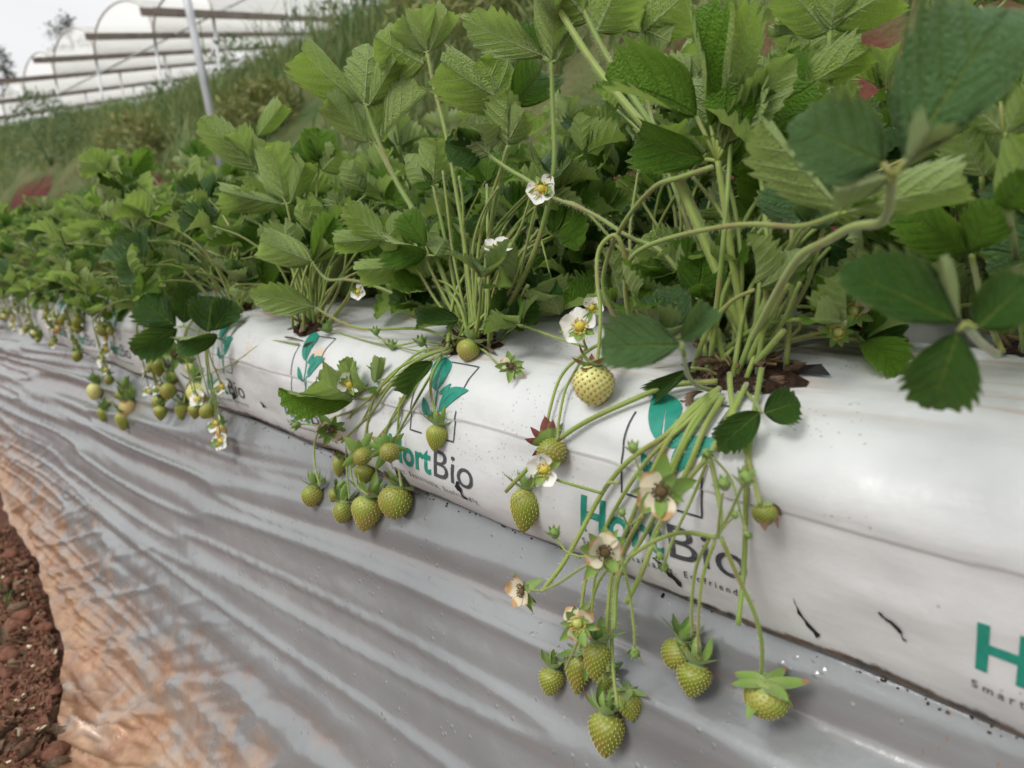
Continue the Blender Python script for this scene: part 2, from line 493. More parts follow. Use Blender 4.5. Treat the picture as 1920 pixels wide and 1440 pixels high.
def sheet_material():
    M = Mat('silver_mulch_film')
    ob = M.obj()
    a = M.N('Attribute'); a.attribute_name = 'mud'
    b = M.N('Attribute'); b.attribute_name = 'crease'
    c = M.mix(M.ramp(M.noise(ob, 6, 4), .35, .7), (.255, .266, .272), (.205, .214, .22))
    c = M.mix(M.math('MULTIPLY', M.ramp(b.outputs['Fac'], .15, .9), .25), c, (.24, .18, .155))  # brownish reflection of the soil, painted into the colour of the fold valleys
    mud = M.math('ADD', a.outputs['Fac'], M.math('MULTIPLY', M.math('SUBTRACT', M.noise(ob, 16, 5, .62), .5), 1.25))
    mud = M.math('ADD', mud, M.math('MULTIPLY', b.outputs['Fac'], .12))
    mud = M.ramp(mud, .46, .92)
    mc = M.mix(M.ramp(M.noise(ob, 26, 5, .75), .36, .66), (.40, .235, .125), (.25, .11, .05))
    mc = M.mix(M.math('MULTIPLY', M.ramp(M.noise(ob, 11, 4, .6), .52, .66), .55), mc, (.42, .38, .34))
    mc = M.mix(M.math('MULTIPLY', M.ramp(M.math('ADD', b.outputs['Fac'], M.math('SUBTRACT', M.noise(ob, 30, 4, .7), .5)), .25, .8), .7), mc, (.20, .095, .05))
    c = M.mix(M.math('MULTIPLY', mud, .93), c, mc)
    sp = M.N('TexVoronoi'); sp.inputs['Scale'].default_value = 55
    mp = M.N('Mapping'); mp.inputs['Scale'].default_value = (3.4, 3.4, .9); M.L(ob, mp.inputs[0]); M.L(mp.outputs[0], sp.inputs['Vector'])
    fl = M.math('MULTIPLY', M.math('LESS_THAN', sp.outputs['Distance'], .13), M.math('GREATER_THAN', M.noise(ob, 23, 2), .56))
    c = M.mix(M.math('MULTIPLY', fl, .7), c, (.30, .18, .12))
    rg = M.math('ADD', .23, M.math('MULTIPLY', mud, .16))
    M.set(Base_Color=c, Roughness=rg, Specular_IOR_Level=.7, Metallic=.25)
    v2 = M.N('TexVoronoi'); v2.inputs['Scale'].default_value = 105; M.L(ob, v2.inputs['Vector'])
    pim = M.math('MULTIPLY', M.math('SUBTRACT', 1.0, M.ramp(v2.outputs['Distance'], .0, .26)), M.math('GREATER_THAN', M.noise(ob, 37, 1), .56))
    h = M.math('ADD', M.math('MULTIPLY', M.noise(ob, 45, 4, .55), .6), M.math('MULTIPLY', pim, .7))
    M.bump(h, .30, .004)
    return M.m
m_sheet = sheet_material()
def soil_material():
    M = Mat('red_soil')
    ob = M.obj()
    c = M.mix(M.ramp(M.noise(ob, 9, 6, .65), .3, .7), (.085, .042, .030), (.17, .082, .056))
    c = M.mix(M.ramp(M.noise(ob, 60, 4, .6), .55, .75), c, (.23, .125, .085))
    M.set(Base_Color=c, Roughness=.95, Specular_IOR_Level=.15)
    M.bump(M.math('ADD', M.noise(ob, 50, 6, .65), M.noise(ob, 160, 3)), .9, .012)
    return M.m
m_soil = soil_material()
def bank_material():
    M = Mat('overgrown_bank')
    ob = M.obj()
    a = M.N('Attribute'); a.attribute_name = 'bare'
    g = M.mix(M.ramp(M.noise(ob, 1.7, 5), .35, .65), (.055, .095, .03), (.125, .125, .055))
    bare = M.ramp(M.math('ADD', a.outputs['Fac'], M.math('MULTIPLY', M.math('SUBTRACT', M.noise(ob, 2.4, 4), .5), 1.0)), .4, .65)
    s_ = M.mix(M.ramp(M.noise(ob, 5, 5), .35, .7), (.065, .022, .017), (.13, .048, .034))
    M.set(Base_Color=M.mix(bare, g, s_), Roughness=.95, Specular_IOR_Level=.1)
    M.bump(M.noise(ob, 9, 5, .65), .9, .08)
    return M.m
m_bank = bank_material()
def blade_material(name, a, b, tr_=.25):
    M = Mat(name)
    uvv, r, t = M.uv()
    c = M.mix(r, a, b)
    M.set(Base_Color=c, Roughness=.6, Specular_IOR_Level=.25)
    tr = M.N('BsdfTranslucent'); M.L(c, tr.inputs[0])
    mx = M.N('MixShader'); mx.inputs[0].default_value = tr_
    M.L(M.b.outputs[0], mx.inputs[1]); M.L(tr.outputs[0], mx.inputs[2]); M.L(mx.outputs[0], M.out.inputs[0])
    return M.m
m_grass = blade_material('bank_grass', (.085, .165, .045), (.24, .26, .10))
m_weed = blade_material('weed_leaf', (.075, .135, .06), (.14, .20, .085))
m_weed_y = blade_material('weed_leaf_yellow', (.17, .21, .06), (.25, .25, .09))
m_lawn = blade_material('fresh_grass', (.06, .14, .04), (.10, .2, .06))
m_treeleaf = blade_material('tree_foliage', (.022, .035, .02), (.05, .07, .04), .12)
m_bark = plain('bark', (.07, .05, .04), (.12, .09, .07), .9, 8)
m_galv = plain('galvanised_steel', (.55, .57, .58), (.42, .43, .44), .38, 6)
m_galv.node_tree.nodes['Principled BSDF'].inputs['Metallic'].default_value = .55
m_hoop = plain('hoop_pipe', (.46, .43, .38), (.34, .30, .25), .5, 4)
m_gutter = plain('rusty_gutter', (.17, .13, .11), (.26, .22, .19), .7, 3)
def film_material():
    M = Mat('greenhouse_film')
    c = M.mix(M.ramp(M.noise(M.obj(), .8, 3), .4, .7), (.86, .86, .85), (.80, .80, .76))
    M.set(Base_Color=c, Roughness=.35)
    tl = M.N('BsdfTranslucent'); tl.inputs[0].default_value = (.9, .9, .88, 1)
    m1 = M.N('MixShader'); m1.inputs[0].default_value = .6
    M.L(M.b.outputs[0], m1.inputs[1]); M.L(tl.outputs[0], m1.inputs[2])
    tp = M.N('BsdfTransparent'); tp.inputs[0].default_value = (.95, .95, .95, 1)
    m2 = M.N('MixShader'); m2.inputs[0].default_value = .45
    M.L(m1.outputs[0], m2.inputs[1]); M.L(tp.outputs[0], m2.inputs[2])
    M.L(m2.outputs[0], M.out.inputs[0])
    return M.m
m_film = film_material()

# ------------------------------------------------------------------ ground
def axis(parts):
    out = []
    for a, b, n in parts: out += list(np.linspace(a, b, n, endpoint=False))
    return np.array(out + [parts[-1][1]])
def make_ground():
    gx = axis([(-120, -8, 14), (-8, -1, 14), (-1, -.2, 20), (-.2, .26, 60), (.26, 2, 12), (2, 120, 14)])
    gy = axis([(-60, -3, 10), (-3, .4, 16), (.4, 3.2, 330), (3.2, 8, 60), (8, 200, 30)])
    X, Y = np.meshgrid(gx, gy)
    near = (np.abs(X - .05) < .35) & (Y > .3) & (Y < 8)
    Z = GROUND + np.where(near, fbm(X * 9, Y * 9, 3, 5, .55) * .010, fbm(X * .8, Y * .8, 5, 3) * .02) - .012
    Z = np.where(X > 1.1, Z - .05, Z)
    V = np.stack([X, Y, Z], -1).reshape(-1, 3)
    r, c = X.shape
    i = np.arange(r - 1)[:, None] * c + np.arange(c - 1)[None]
    F = np.stack([i, i + 1, i + c + 1, i + c], -1).reshape(-1, 4)
    o = link('ground', mesh('ground', V, F, m_soil), None, MB)
    props(o, 'bare red soil path strewn with dry litter beside the plastic covered bed', 'ground', kind='structure')
make_ground()

# ------------------------------------------------------------------ overgrown bank behind the bed
BANK_V = np.array([1.22, 1.5, 1.72, 1.95, 2.3, 3.0, 4.0, 5.0, 9.0, 40.0, 150.0])
BANK_W = np.array([-.80, -.55, -.12, .34, .74, 1.25, 1.78, 1.86, 1.9, 2.0, 2.0]) / 1.78
def crest(u): return np.interp(u, [-40, 0, 5.5, 7.4, 12.1, 25.4, 40, 60, 300], [-1.5, 1.55, 1.66, 1.68, 1.98, 3.05, 4.5, 6.6, 32.0])
def bank_w(v, u):
    base = np.interp(v, BANK_V, BANK_W)
    c = crest(u)
    lo = np.where(base < 0, base * 1.78, base * c)
    lo = lo + np.clip(v - 1.3, 0, 1) * (fbm(v * 1.4, u * 1.1, 21, 4) * .10) * np.where(v > 30, 0, 1)
    return lo
def make_bank():
    gv = axis([(1.22, 2.4, 26), (2.4, 5, 30), (5, 12, 8), (12, 150, 6)])
    gu = axis([(-40, -3, 12), (-3, 14, 130), (14, 45, 60), (45, 300, 12)])
    Vv, U = np.meshgrid(gv, gu)
    Wv = bank_w(Vv, U)
    V = np.stack([Vv, U, Wv], -1).reshape(-1, 3)
    bare = np.clip(1.25 - (Wv + .15) / .75, 0, 1) * np.clip(1.35 - U / 2.4, .42 + .25 * noise2(U * .35, Vv * .6, 44), 1) + .25 * fbm(Vv * .9, U * .5, 40, 3)
    bare = bare + .9 * np.exp(-((U - 13) / 2.2) ** 2 - ((Vv - 2.2) / .35) ** 2) + .8 * np.exp(-((U - 7.5) / .9) ** 2 - ((Vv - 2.05) / .25) ** 2)
    r, c = U.shape
    i = np.arange(r - 1)[:, None] * c + np.arange(c - 1)[None]
    F = np.stack([i, i + 1, i + c + 1, i + c], -1).reshape(-1, 4)
    o = link('hillside', mesh('hillside', V, F, m_bank, attr={'bare': bare.ravel()}), None, MB)
    props(o, 'steep overgrown red earth bank rising behind the planted bed', 'hillside', kind='structure')
make_bank()
def blades(name, spots, hmin, hmax, width, mat, rng, lean=.5):
    """one mesh of curved tapering blades standing on the given points"""
    V, F, uv = [], [], []
    for p in spots:
        h = rng.uniform(hmin, hmax)
        a = rng.uniform(0, 2 * PI)
        d = Vector((math.cos(a), math.sin(a), 0)) * h * rng.uniform(.1, lean)
        s = Vector((-math.sin(a), math.cos(a), 0)) * width * rng.uniform(.6, 1.3)
        b = len(V); r = rng.random()
        for k in range(3):
            t = k / 3
            q = p + GUP * h * t * (1 - .25 * t) + d * t * t
            V += [q - s * (1 - t * .7), q + s * (1 - t * .7)]; uv += [(r, t)] * 2
        V.append(p + GUP * h * .75 + d); uv.append((r, 1))
        F += [(b, b + 1, b + 3, b + 2), (b + 2, b + 3, b + 5, b + 4), (b + 4, b + 5, b + 6)]
    return mesh(name, V, F, mat, uv)
rng = random.Random(5)
sp = []
for i in range(44000):
    v = 2.0 + 2.6 * rng.random() ** 1.1
    u = rng.uniform(-1.5, 8) if rng.random() < .45 else rng.uniform(8, 34)
    w = float(bank_w(np.array(v), np.array(u)))
    dens = float(fbm(np.array(v * 1.1), np.array(u * .7), 61, 2)) + .75 + (v - 2.6) * .4
    if v < 2.55 and 10.5 < u < 15.5 or v < 2.3 and 6.5 < u < 8.5: continue
    if rng.random() < dens: sp.append(Vector((v, u, w - .02)))
o = link('bank_grass', blades('bank_grass', sp, .10, .36, .007, m_grass, rng, .8), None, MB)
props(o, 'long wild grass covering the bank behind the bed', 'grass', kind='stuff')

def weed_bush(px, py, v, r, h, mat, label, n=900, tall=False):
    c = at(px, py, v)
    c.z = float(bank_w(np.array(c.x), np.array(c.y))) - .03
    t = root('weed_bush', c, label, 'bush', 'weeds on the bank')
    rg = random.Random(int(px * 7 + py))
    if tall:
        sp_ = [Vector((rg.gauss(0, r * .5), rg.gauss(0, r * .9), -.03)) for _ in range(260)]
        link('foliage', blades('weed_blades', sp_, h * .35, h * 1.1, .0055, m_grass, rg, .8), t)
    m = MB_()
    for i in range(n // 4 if tall else n):
        a = rg.uniform(0, 2 * PI); rr = r * math.sqrt(rg.random()); z = h * rg.random() ** .8
        rr *= 1.1 - .7 * (z / h) ** 2
        p = Vector((math.cos(a) * rr, math.sin(a) * rr, z + .04))
        d = Vector((rg.gauss(0, 1), rg.gauss(0, 1), rg.gauss(.5, .8))).normalized()
        s = d.orthogonal().normalized(); s = Quaternion(d, rg.uniform(0, 6.3)) @ s
        l = rg.uniform(.035, .10); w_ = l * rg.uniform(.10, .24)
        q = rg.random()
        m.add([p, p + d * l * .5 + s * w_, p + d * l, p + d * l * .5 - s * w_], [(0, 1, 2, 3)], [(q, 0)] * 4)
    link('foliage', m.mesh('weed_foliage', mat, False), t)
    st = MB_()
    for i in range(7):
        a = rg.uniform(0, 6.3)
        st.add(*tube(catmull([Vector((0, 0, 0)), Vector((math.cos(a) * r * .3, math.sin(a) * r * .3, h * .5)), Vector((math.cos(a) * r * .7, math.sin(a) * r * .7, h))], 3), .006, .002, 5))
    link('stem', st.mesh('weed_stem', m_weed), t)
for px, py, v, r, h, mt, lb in (
        (92, 285, 2.5, .55, 1.0, m_weed, 'dark green weed bush low on the bank at the far left'),
        (25, 262, 3.4, .5, .55, m_weed, 'green weed clump on the crest under the last greenhouse gutter'),
        (150, 235, 3.2, .55, .5, m_weed, 'mid green bushy weeds right of the dark bush on the bank'),
        (268, 285, 2.2, .4, .45, m_weed_y, 'yellow green weed clump on the bank left of the steel pole'),
        (330, 200, 3.3, .5, .4, m_weed, 'green weed tuft under the greenhouse gutters behind the steel pole'),
        (470, 165, 3.2, .5, .45, m_weed, 'green weeds on the bank just right of the steel pole'),
        (500, 255, 2.3, .35, .3, m_weed_y, 'olive weed clump low on the bank right of the steel pole'),
        (650, 85, 3.4, .55, .5, m_weed, 'tall wispy green weeds on the crest at the right end of the gutters'),
        (745, 45, 3.0, .5, .5, m_weed, 'thick green weeds at the top edge behind the tallest upright leaf cluster'),
        (860, 60, 2.7, .4, .4, m_weed_y, 'yellowish weeds on the bank above the middle plants'),
        (960, 40, 2.5, .35, .35, m_weed_y, 'olive weeds high on the bank over the white flowers')):
    weed_bush(px, py, v, r, h, mt, lb, tall=v >= 3.0)

# ------------------------------------------------------------------ greenhouse on the terrace, steel pole, trees
def make_greenhouse():
    GV = 5.8
    gd = ray(1075, 57).normalized()
    base = [(400, 33), (290, 72), (180, 111), (104, 147), (48, 188), (10, 222), (-20, 250)]
    starts = [at(x, y, GV) for x, y in base]
    t = root('greenhouse', starts[1] * 1.0, 'multi span greenhouse of white film arches and rusty gutters on the hill', 'greenhouse')
    o0 = starts[1]
    L = 13.0
    for i, s in enumerate(starts):
        s = s - o0
        m = MB_()
        side = gd.cross(GUP).normalized(); up = side.cross(gd).normalized()
        a, b = s - gd * 2.2, s + gd * L
        # a folded U shaped gutter
        for off, hw, hh in ((0, .11, .012), (-.11, .012, .055), (.11, .012, .055)):
            V, F = box((a + b) / 2 + side * off + up * (hh if off else 0), gd * ((b - a).length / 2), side * hw, up * hh)
            m.add(V, F)
        link('gutter', m.mesh('gutter', m_gutter, False), t)
        for k in range(3):
            q = s + gd * (k * 3.4)
            top = q + GUP * .05
            low = q - GUP * 3.4
            link('post', mesh('post', *tube([low, top], .028, .028, 8)[:2], m_galv), t)
    for i in range(len(starts) - 1):
        A, B = starts[i] - o0, starts[i + 1] - o0
        span = (A - B).length
        H = span * .215
        for k in (0,):
            P = []
            for j in range(15):
                x = j / 14
                ang = PI * x
                P.append(B.lerp(A, x * .5 + .25 - .25 * math.cos(ang) if False else (1 - math.cos(ang)) / 2) + GUP * H * math.sin(ang) ** .8 + gd * (k * 3.4))
            if k == 0: P0 = P
            link('hoop', mesh('hoop', *tube(P, .022, .022, 7)[:2], m_hoop), t)
        rows = []
        for k in range(9):
            for j, p in enumerate(P0):
                rows.append(p + gd * (k * L / 8) + GUP * (.04 - .05 * math.sin(PI * (k * 4 % 4) / 4)))
        link('roof_film', mesh('roof_film', rows, grid_faces(9, 15), m_film), t)
    for (x0, y0), (x1, y1) in (((470, -8), (36, 214)), ((556, -4), (528, 70)), ((408, 62), (392, 120))):
        a, b = at(x0, y0, GV + .6) - o0, at(x1, y1, GV + .3) - o0
        link('brace', mesh('brace', *tube([a, b], .022, .022, 6)[:2], m_galv), t)
make_greenhouse()
def make_pole():
    b = at(421, 340, 1.75)
    top = at(346, -25, 1.75)
    d = (top - b).normalized()
    t = root('steel_pole', b - d * 1.0, 'leaning galvanised steel pole between the bed and the bank', 'pole')
    link('tube', mesh('pole_tube', *tube([Vector((0, 0, 0)), d * 3.6], .0235, .0235, 14)[:2], m_galv), t)
    link('footing', mesh('pole_footing', *tube([Vector((0, 0, -.08)), d * .1], .09, .075, 12)[:2], m_clod), t)
make_pole()
def make_tree(px, py, v, h, r, label, cone):
    c = at(px, py, v)
    t = root('tree', c, label, 'tree', 'trees beyond the greenhouse', Vector((0, 0, 1)).rotation_difference(GUP).to_matrix().to_4x4())
    rg = random.Random(px)
    link('trunk', mesh('tree_trunk', *tube(catmull([Vector((0, 0, -3)), Vector((.1, .1, h * .4)), Vector((-.1, .05, h * .95))], 4), r * .10, r * .03, 8)[:2], m_bark), t)
    lm = MB_(); m = MB_()
    for i in range(16 if cone else 13):
        z = h * (.18 + .8 * (i + rg.random()) / (16 if cone else 13))
        a = rg.uniform(0, 2 * PI)
        k = (1.05 - z / h) if cone else math.sin(PI * min(1, z / h * .85 + .1))
        L = r * (.35 + .75 * k) * rg.uniform(.6, 1.15)
        e = Vector((math.cos(a) * L, math.sin(a) * L, z + (L * .15 if not cone else -L * .2)))
        lm.add(*tube([Vector((0, 0, z * .93)), e], r * .025, r * .008, 5))
        for q in range(46):
            tt = .35 + .75 * rg.random()
            p = Vector((0, 0, z * .93)).lerp(e, tt) + Vector((rg.gauss(0, 1), rg.gauss(0, 1), rg.gauss(0, .8))) * r * (.15 if cone else .2)
            d = Vector((rg.gauss(0, 1), rg.gauss(0, 1), rg.gauss(-.2, .7))).normalized()
            s = Quaternion(d, rg.uniform(0, 6.3)) @ d.orthogonal().normalized()
            l = r * rg.uniform(.09, .2); u_ = rg.random()
            m.add([p, p + d * l * .5 + s * l * .35, p + d * l, p + d * l * .5 - s * l * .35], [(0, 1, 2, 3)], [(u_, 0)] * 4)
    link('limbs', lm.mesh('tree_limbs', m_bark), t)
    link('crown', m.mesh('tree_crown', m_treeleaf, False), t)
make_tree(22, 205, 10.0, 3.9, 1.05, 'dark slender ragged tree at the far left beyond the greenhouse', True)
make_tree(138, 112, 14.0, 2.5, 1.15, 'round dark tree showing over the white film arches', False)

# ------------------------------------------------------------------ silver plastic sheet over the side of the bed
def edge_v(u):
    return np.interp(u, [-1, .6, 1.08, 1.35, 1.64, 2.08, 2.5, 3.2, 8], [.05, .05, .066, .115, .150, .168, .178, .17, .165]) + .012 * fbm(np.asarray(u) * 7, np.asarray(u) * 0 + 3.3, 77, 3)
SP = [(.52, -.2935), (.42, -.288), (.398, -.2815), (.3855, -.2755), (.3787, -.2865), (SL0[0] + SLD[0] * .08, SL0[1] + SLD[1] * .08), (SL0[0] + SLD[0] * .25 + .004, SL0[1] + SLD[1] * .25),
      (SL0[0] + SLD[0] * .40, SL0[1] + SLD[1] * .40), (.195, -.672), (.178, -.700), (.155, -.7125), (.12, -.7165), (.04, -.7175), (-.02, -.7175)]
def sheet_profile():
    P = catmull([Vector((x, 0, z)) for x, z in SP], 8)
    P = np.array([(p.x, p.z) for p in P])
    s = np.concatenate([[0], np.cumsum(np.hypot(*np.diff(P, axis=0).T))])
    return P, s
SHP, SHS = sheet_profile()
def make_sheet():
    us = axis([(-.9, .0, 60), (.0, 1.3, 300), (1.3, 2.6, 200), (2.6, 7.5, 140)])
    n = 170
    qs = np.linspace(0, 1, n)
    ev = edge_v(us)
    order = np.argsort(SHP[:, 0])
    send = np.interp(ev, SHP[order, 0], SHS[order])
    U = np.repeat(us[:, None], n, 1)
    S = send[:, None] * qs[None]
    X = np.interp(S, SHS, SHP[:, 0]); Z = np.interp(S, SHS, SHP[:, 1])
    dS = 1e-3
    TX = np.interp(S + dS, SHS, SHP[:, 0]) - np.interp(S - dS, SHS, SHP[:, 0]); TZ = np.interp(S + dS, SHS, SHP[:, 1]) - np.interp(S - dS, SHS, SHP[:, 1])
    tl = np.hypot(TX, TZ) + 1e-9
    NX, NZ = TZ / tl, -TX / tl            # outward (towards the path, up)
    l = S - .15
    # long taut folds running down along the bed
    wob = fbm(U * .7, l * 1.6, 11, 2) * .028
    y = l - .085 * U + wob
    env = np.clip(.65 + .7 * noise2(U * 1.3 + 3, l * 4, 15), .4, 1.3)
    b1 = .75 * noise2(y / .042, U * .85, 31) + .55 * noise2(y / .021 + .5, U * 1.15, 32)
    b1 = np.sign(b1) * np.abs(b1) ** .8
    b2 = 1 - np.abs(noise2(y / .023 + 4, U * 1.35 + 2, 33))
    b3 = noise2((l - .05 * U + wob * 1.5) / .016, U * 2.2, 35)
    h = (.0118 * b1 + .0120 * (b2 ** 4 - .25)) * env + .0034 * b3 * np.clip(noise2(U * 1.8, l * 6, 37) + .35, 0, 1)
    low = np.clip((l - .22) / .25, 0, 1)
    h = h * (1 + .35 * low)
    # crumpling towards the trodden hem
    rid2 = 1 - np.abs(noise2((l - .42 * U) / .036, (U + .4 * l) / .36, 41))
    rid3 = 1 - np.abs(noise2((l - .55 * U) / .017, (U + .5 * l) / .15, 43))
    h += low * (.0145 * (rid2 ** 3 - .3) + .0060 * (rid3 ** 2.5 - .35))
    h += .0012 * fbm(U * 22, l * 30, 52, 3) * (.4 + low)
    amp = np.clip((S - .145) / .07, 0, 1)
    amp = np.where(S > send[:, None] - .02, amp * .5, amp)
    hh = h * amp
    X = X + NX * hh; Z = np.maximum(Z + NZ * hh, GROUND - .004)
    V = np.stack([X, U, Z], -1).reshape(-1, 3)
    mud = np.clip((l - .17) / .34, 0, 1) + .16 * np.clip((U - 1.4) / 1.2, 0, 1) * np.clip(l / .2, 0, 1)
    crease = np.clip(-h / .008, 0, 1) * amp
    r, c = U.shape
    i = np.arange(r - 1)[:, None] * c + np.arange(c - 1)[None]
    F = np.stack([i, i + c, i + c + 1, i + 1], -1).reshape(-1, 4)
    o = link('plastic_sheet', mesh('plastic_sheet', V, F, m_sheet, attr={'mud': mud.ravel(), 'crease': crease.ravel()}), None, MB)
    props(o, 'wrinkled silver grey plastic sheet with mud stained hem covering the bed side', 'plastic sheet')
make_sheet()
# bed body under bags (raised soil)
def make_bed_body():
    P = [(.40, -.30), (.20, -.72), (1.10, -.72), (.98, -.30)]
    V = [(x, u, z) for u in (-.9, 7.4) for x, z in P]
    F = [(0, 1, 5, 4), (3, 7, 6, 2), (0, 4, 7, 3), (0, 3, 2, 1), (4, 5, 6, 7)]
    o = link('raised_bed', mesh('raised_bed', V, F, m_soil, smooth=False), None, MB)
    props(o, 'raised soil ridge under the white grow bags', 'raised bed', kind='structure')
make_bed_body()

# ------------------------------------------------------------------ white grow bags and their print
ARC_SEAM = float(np.interp(-.181, [p[1] for p in BP[:70] if p[1] > -.29], [a for p, a in zip(BP[:70], BARC[:70]) if p[1] > -.29])) if False else None
_front = [(p[1], a) for p, a in zip(BP, BARC) if a < .30 and p[0] < .47]
_front = sorted(_front)
def arc_of_w(w): return float(np.interp(w, [q[0] for q in _front], [q[1] for q in _front]))
ARC_SEAM = arc_of_w(-.181)
ARC_TOP = arc_of_w(-.122)
BPX = np.array([p[0] for p in BP]); BPZ = np.array([p[1] for p in BP]); BA = np.array(BARC)
STAINS = []
def bag_disp(U, A, off):
    d = .0050 * fbm(U * 3.6 + off * 9, A * 8, 101, 3) + .0012 * fbm(U * 13 + off, A * 40, 102, 3)
    d = d + .0034 * noise2(A / .034 + off, U * 1.5 + off, 140) * np.clip((A - ARC_SEAM) / .02 + .5, .3, 1)
    d = d + .0016 * noise2(A / .015 + .8 * noise2(U * 2, A * 8, 120), U * 3.0 + off, 121) * np.clip(noise2(U * 2.2 + off, A * 9, 122) + .4, 0, 1)
    d = d + .0022 * (1 - np.abs(noise2(U * 3 + A * 5 + off, A * 16, 104))) ** 3 * np.clip((A - ARC_SEAM) / .05, 0, 1)
    sag = noise2(U * 3.1 + off, U * 0 + 2.2, 107)
    d = d + .0035 * sag * np.exp(-((A - ARC_SEAM + .05) / .05) ** 2)
    seam = A - ARC_SEAM - .0025 * noise2(U * 5, U * 0, 109)
    d = d + np.where(seam > 0, 0.0010 * np.exp(-seam / .02), -.0004 * np.exp(seam / .012))
    return d * np.clip((A - .07) / .03, 0, 1) * np.clip((BA[-1] - A) / .03, 0, 1)
def bag_surf(U, A, u0, u1, shift, off):
    U, A = np.asarray(U, float), np.asarray(A, float)
    x, z = np.interp(A, BA, BPX), np.interp(A, BA, BPZ)
    e = .0015
    tx = np.interp(A + e, BA, BPX) - np.interp(A - e, BA, BPX); tz = np.interp(A + e, BA, BPZ) - np.interp(A - e, BA, BPZ)
    tl = np.hypot(tx, tz) + 1e-9
    nx, nz = -tz / tl, tx / tl
    d = bag_disp(U, A, off)
    x = x + nx * d; z = z + nz * d
    en = np.clip(np.minimum(U - u0, u1 - U) / .075, 0, 1)
    k = np.sqrt(np.clip(1 - (1 - en) ** 2, 0, 1)) * .62 + .38
    k = np.where(en >= 1, 1, k)
    z = z + (.0055 * noise2(U * 4.2 + off, U * 0 + .7, 131) + .0025 * noise2(U * 13 + off, U * 0 + 5.7, 132)) * np.clip(1 - (A - .10) / .06, 0, 1)
    x = .49 + (x - .49) * (k * .25 + .75); z = -.283 + (z + .283) * k
    return x + shift, U, z, nx, nz
LOGO_U0 = [.3345 + .2545 * k for k in range(-1, 4)]       # u at the left edge of each print
def print_mesh(name, polys_or_mesh, uleft, u0, u1, shift, off, mat, lift=.0006):
    """polygons or a mesh in print coordinates (x to the right, y up from the text baseline, metres), laid on the bag's front"""
    import bmesh
    bm = bmesh.new()
    if isinstance(polys_or_mesh, bpy.types.Mesh):
        bm.from_mesh(polys_or_mesh)
    else:
        for P in polys_or_mesh:
            bm.faces.new([bm.verts.new((x, y, 0)) for x, y in P])
    bmesh.ops.triangulate(bm, faces=bm.faces[:])
    for it in range(5):
        le = [e for e in bm.edges if e.calc_length() > .006]
        if not le: break
        bmesh.ops.subdivide_edges(bm, edges=le, cuts=1)
        bmesh.ops.triangulate(bm, faces=[f for f in bm.faces if len(f.verts) > 3])
    xy = np.array([(v.co.x, v.co.y) for v in bm.verts])
    bm.verts.index_update()
    F = [tuple(v.index for v in f.verts) for f in bm.faces]
    bm.free()
    a0 = arc_of_w(-.2365)
    X, U, Z, nx, nz = bag_surf(uleft - xy[:, 0], a0 + xy[:, 1], u0, u1, shift, off)
    return mesh(name, np.stack([X + nx * lift, U, Z + nz * lift], -1), F, mat)
def text_mesh(s, size, width, bold=0.0, space=1.0):
    c = bpy.data.curves.new('t', 'FONT')
    c.body = s; c.size = size; c.offset = bold; c.space_character = space; c.resolution_u = 4
    o = bpy.data.objects.new('t', c)
    me = bpy.data.meshes.new_from_object(o)
    bpy.data.objects.remove(o)
    xs = [v.co.x for v in me.vertices]
    x0, x1 = min(xs), max(xs)
    for v in me.vertices: v.co.x = (v.co.x - x0) * width / (x1 - x0)
    return me
def shift_mesh(me, dx, dy):
    for v in me.vertices: v.co.x += dx; v.co.y += dy
    return me
def leaf_poly(b, t, w, bend=.12, n=9):
    b, t = Vector(b), Vector(t)
    d = t - b; s = Vector((-d.y, d.x))
    L, R = [], []
    for i in range(n + 1):
        k = i / n
        q = b + d * k + s * bend * math.sin(PI * k)
        wd = w * math.sin(PI * k ** .85) ** .8
        L.append(q + s.normalized() * wd); R.append(q - s.normalized() * wd)
    return [L[i] for i in range(n + 1)] , [R[i] for i in range(n + 1)]
def leaf_halves(b, t, w, gap=.0009, bend=.1):
    """a print leaf as two halves with the white midrib slit left open towards its base"""
    L, R = leaf_poly(b, t, w, bend)
    b_, t_ = Vector(b), Vector(t); d = t_ - b_; s = Vector((-d.y, d.x)); n = len(L) - 1
    mid = [b_ + d * (i / n) + s * bend * math.sin(PI * i / n) for i in range(n + 1)]
    sn = s.normalized()
    out = []
    for i in range(n):
        g0 = gap * max(0, 1 - i / n / .62); g1 = gap * max(0, 1 - (i + 1) / n / .62)
        for side, E_ in ((1, L), (-1, R)):
            q = [mid[i] + sn * side * min(g0, (E_[i] - mid[i]).length), E_[i], E_[i + 1], mid[i + 1] + sn * side * min(g1, (E_[i + 1] - mid[i + 1]).length)]
            qq = []
            for p in q:
                if not qq or (p - qq[-1]).length > 1e-5: qq.append(p)
            if len(qq) > 2 and (qq[0] - qq[-1]).length > 1e-5: out.append([tuple(p) for p in qq])
    return out
def strip(P, w):
    out = []
    for (x0, y0), (x1, y1) in zip(P, P[1:]):
        d = Vector((x1 - x0, y1 - y0)); s = Vector((-d.y, d.x)).normalized() * w / 2
        out.append([(x0 - s.x, y0 - s.y), (x1 - s.x, y1 - s.y), (x1 + s.x, y1 + s.y), (x0 + s.x, y0 + s.y)])
    return out
TXT_A = text_mesh('Hort', .0375, .071, .0009)
TXT_B = shift_mesh(text_mesh('Bio', .0375, .056, .0), .0755, 0)
TXT_C = shift_mesh(text_mesh('Smart. Sustainable. Ecofriendly.', .0074, .136, .00005, 1.5), -.001, -.0125)
bx, by, bw, bh = .036, .036, .066, .078
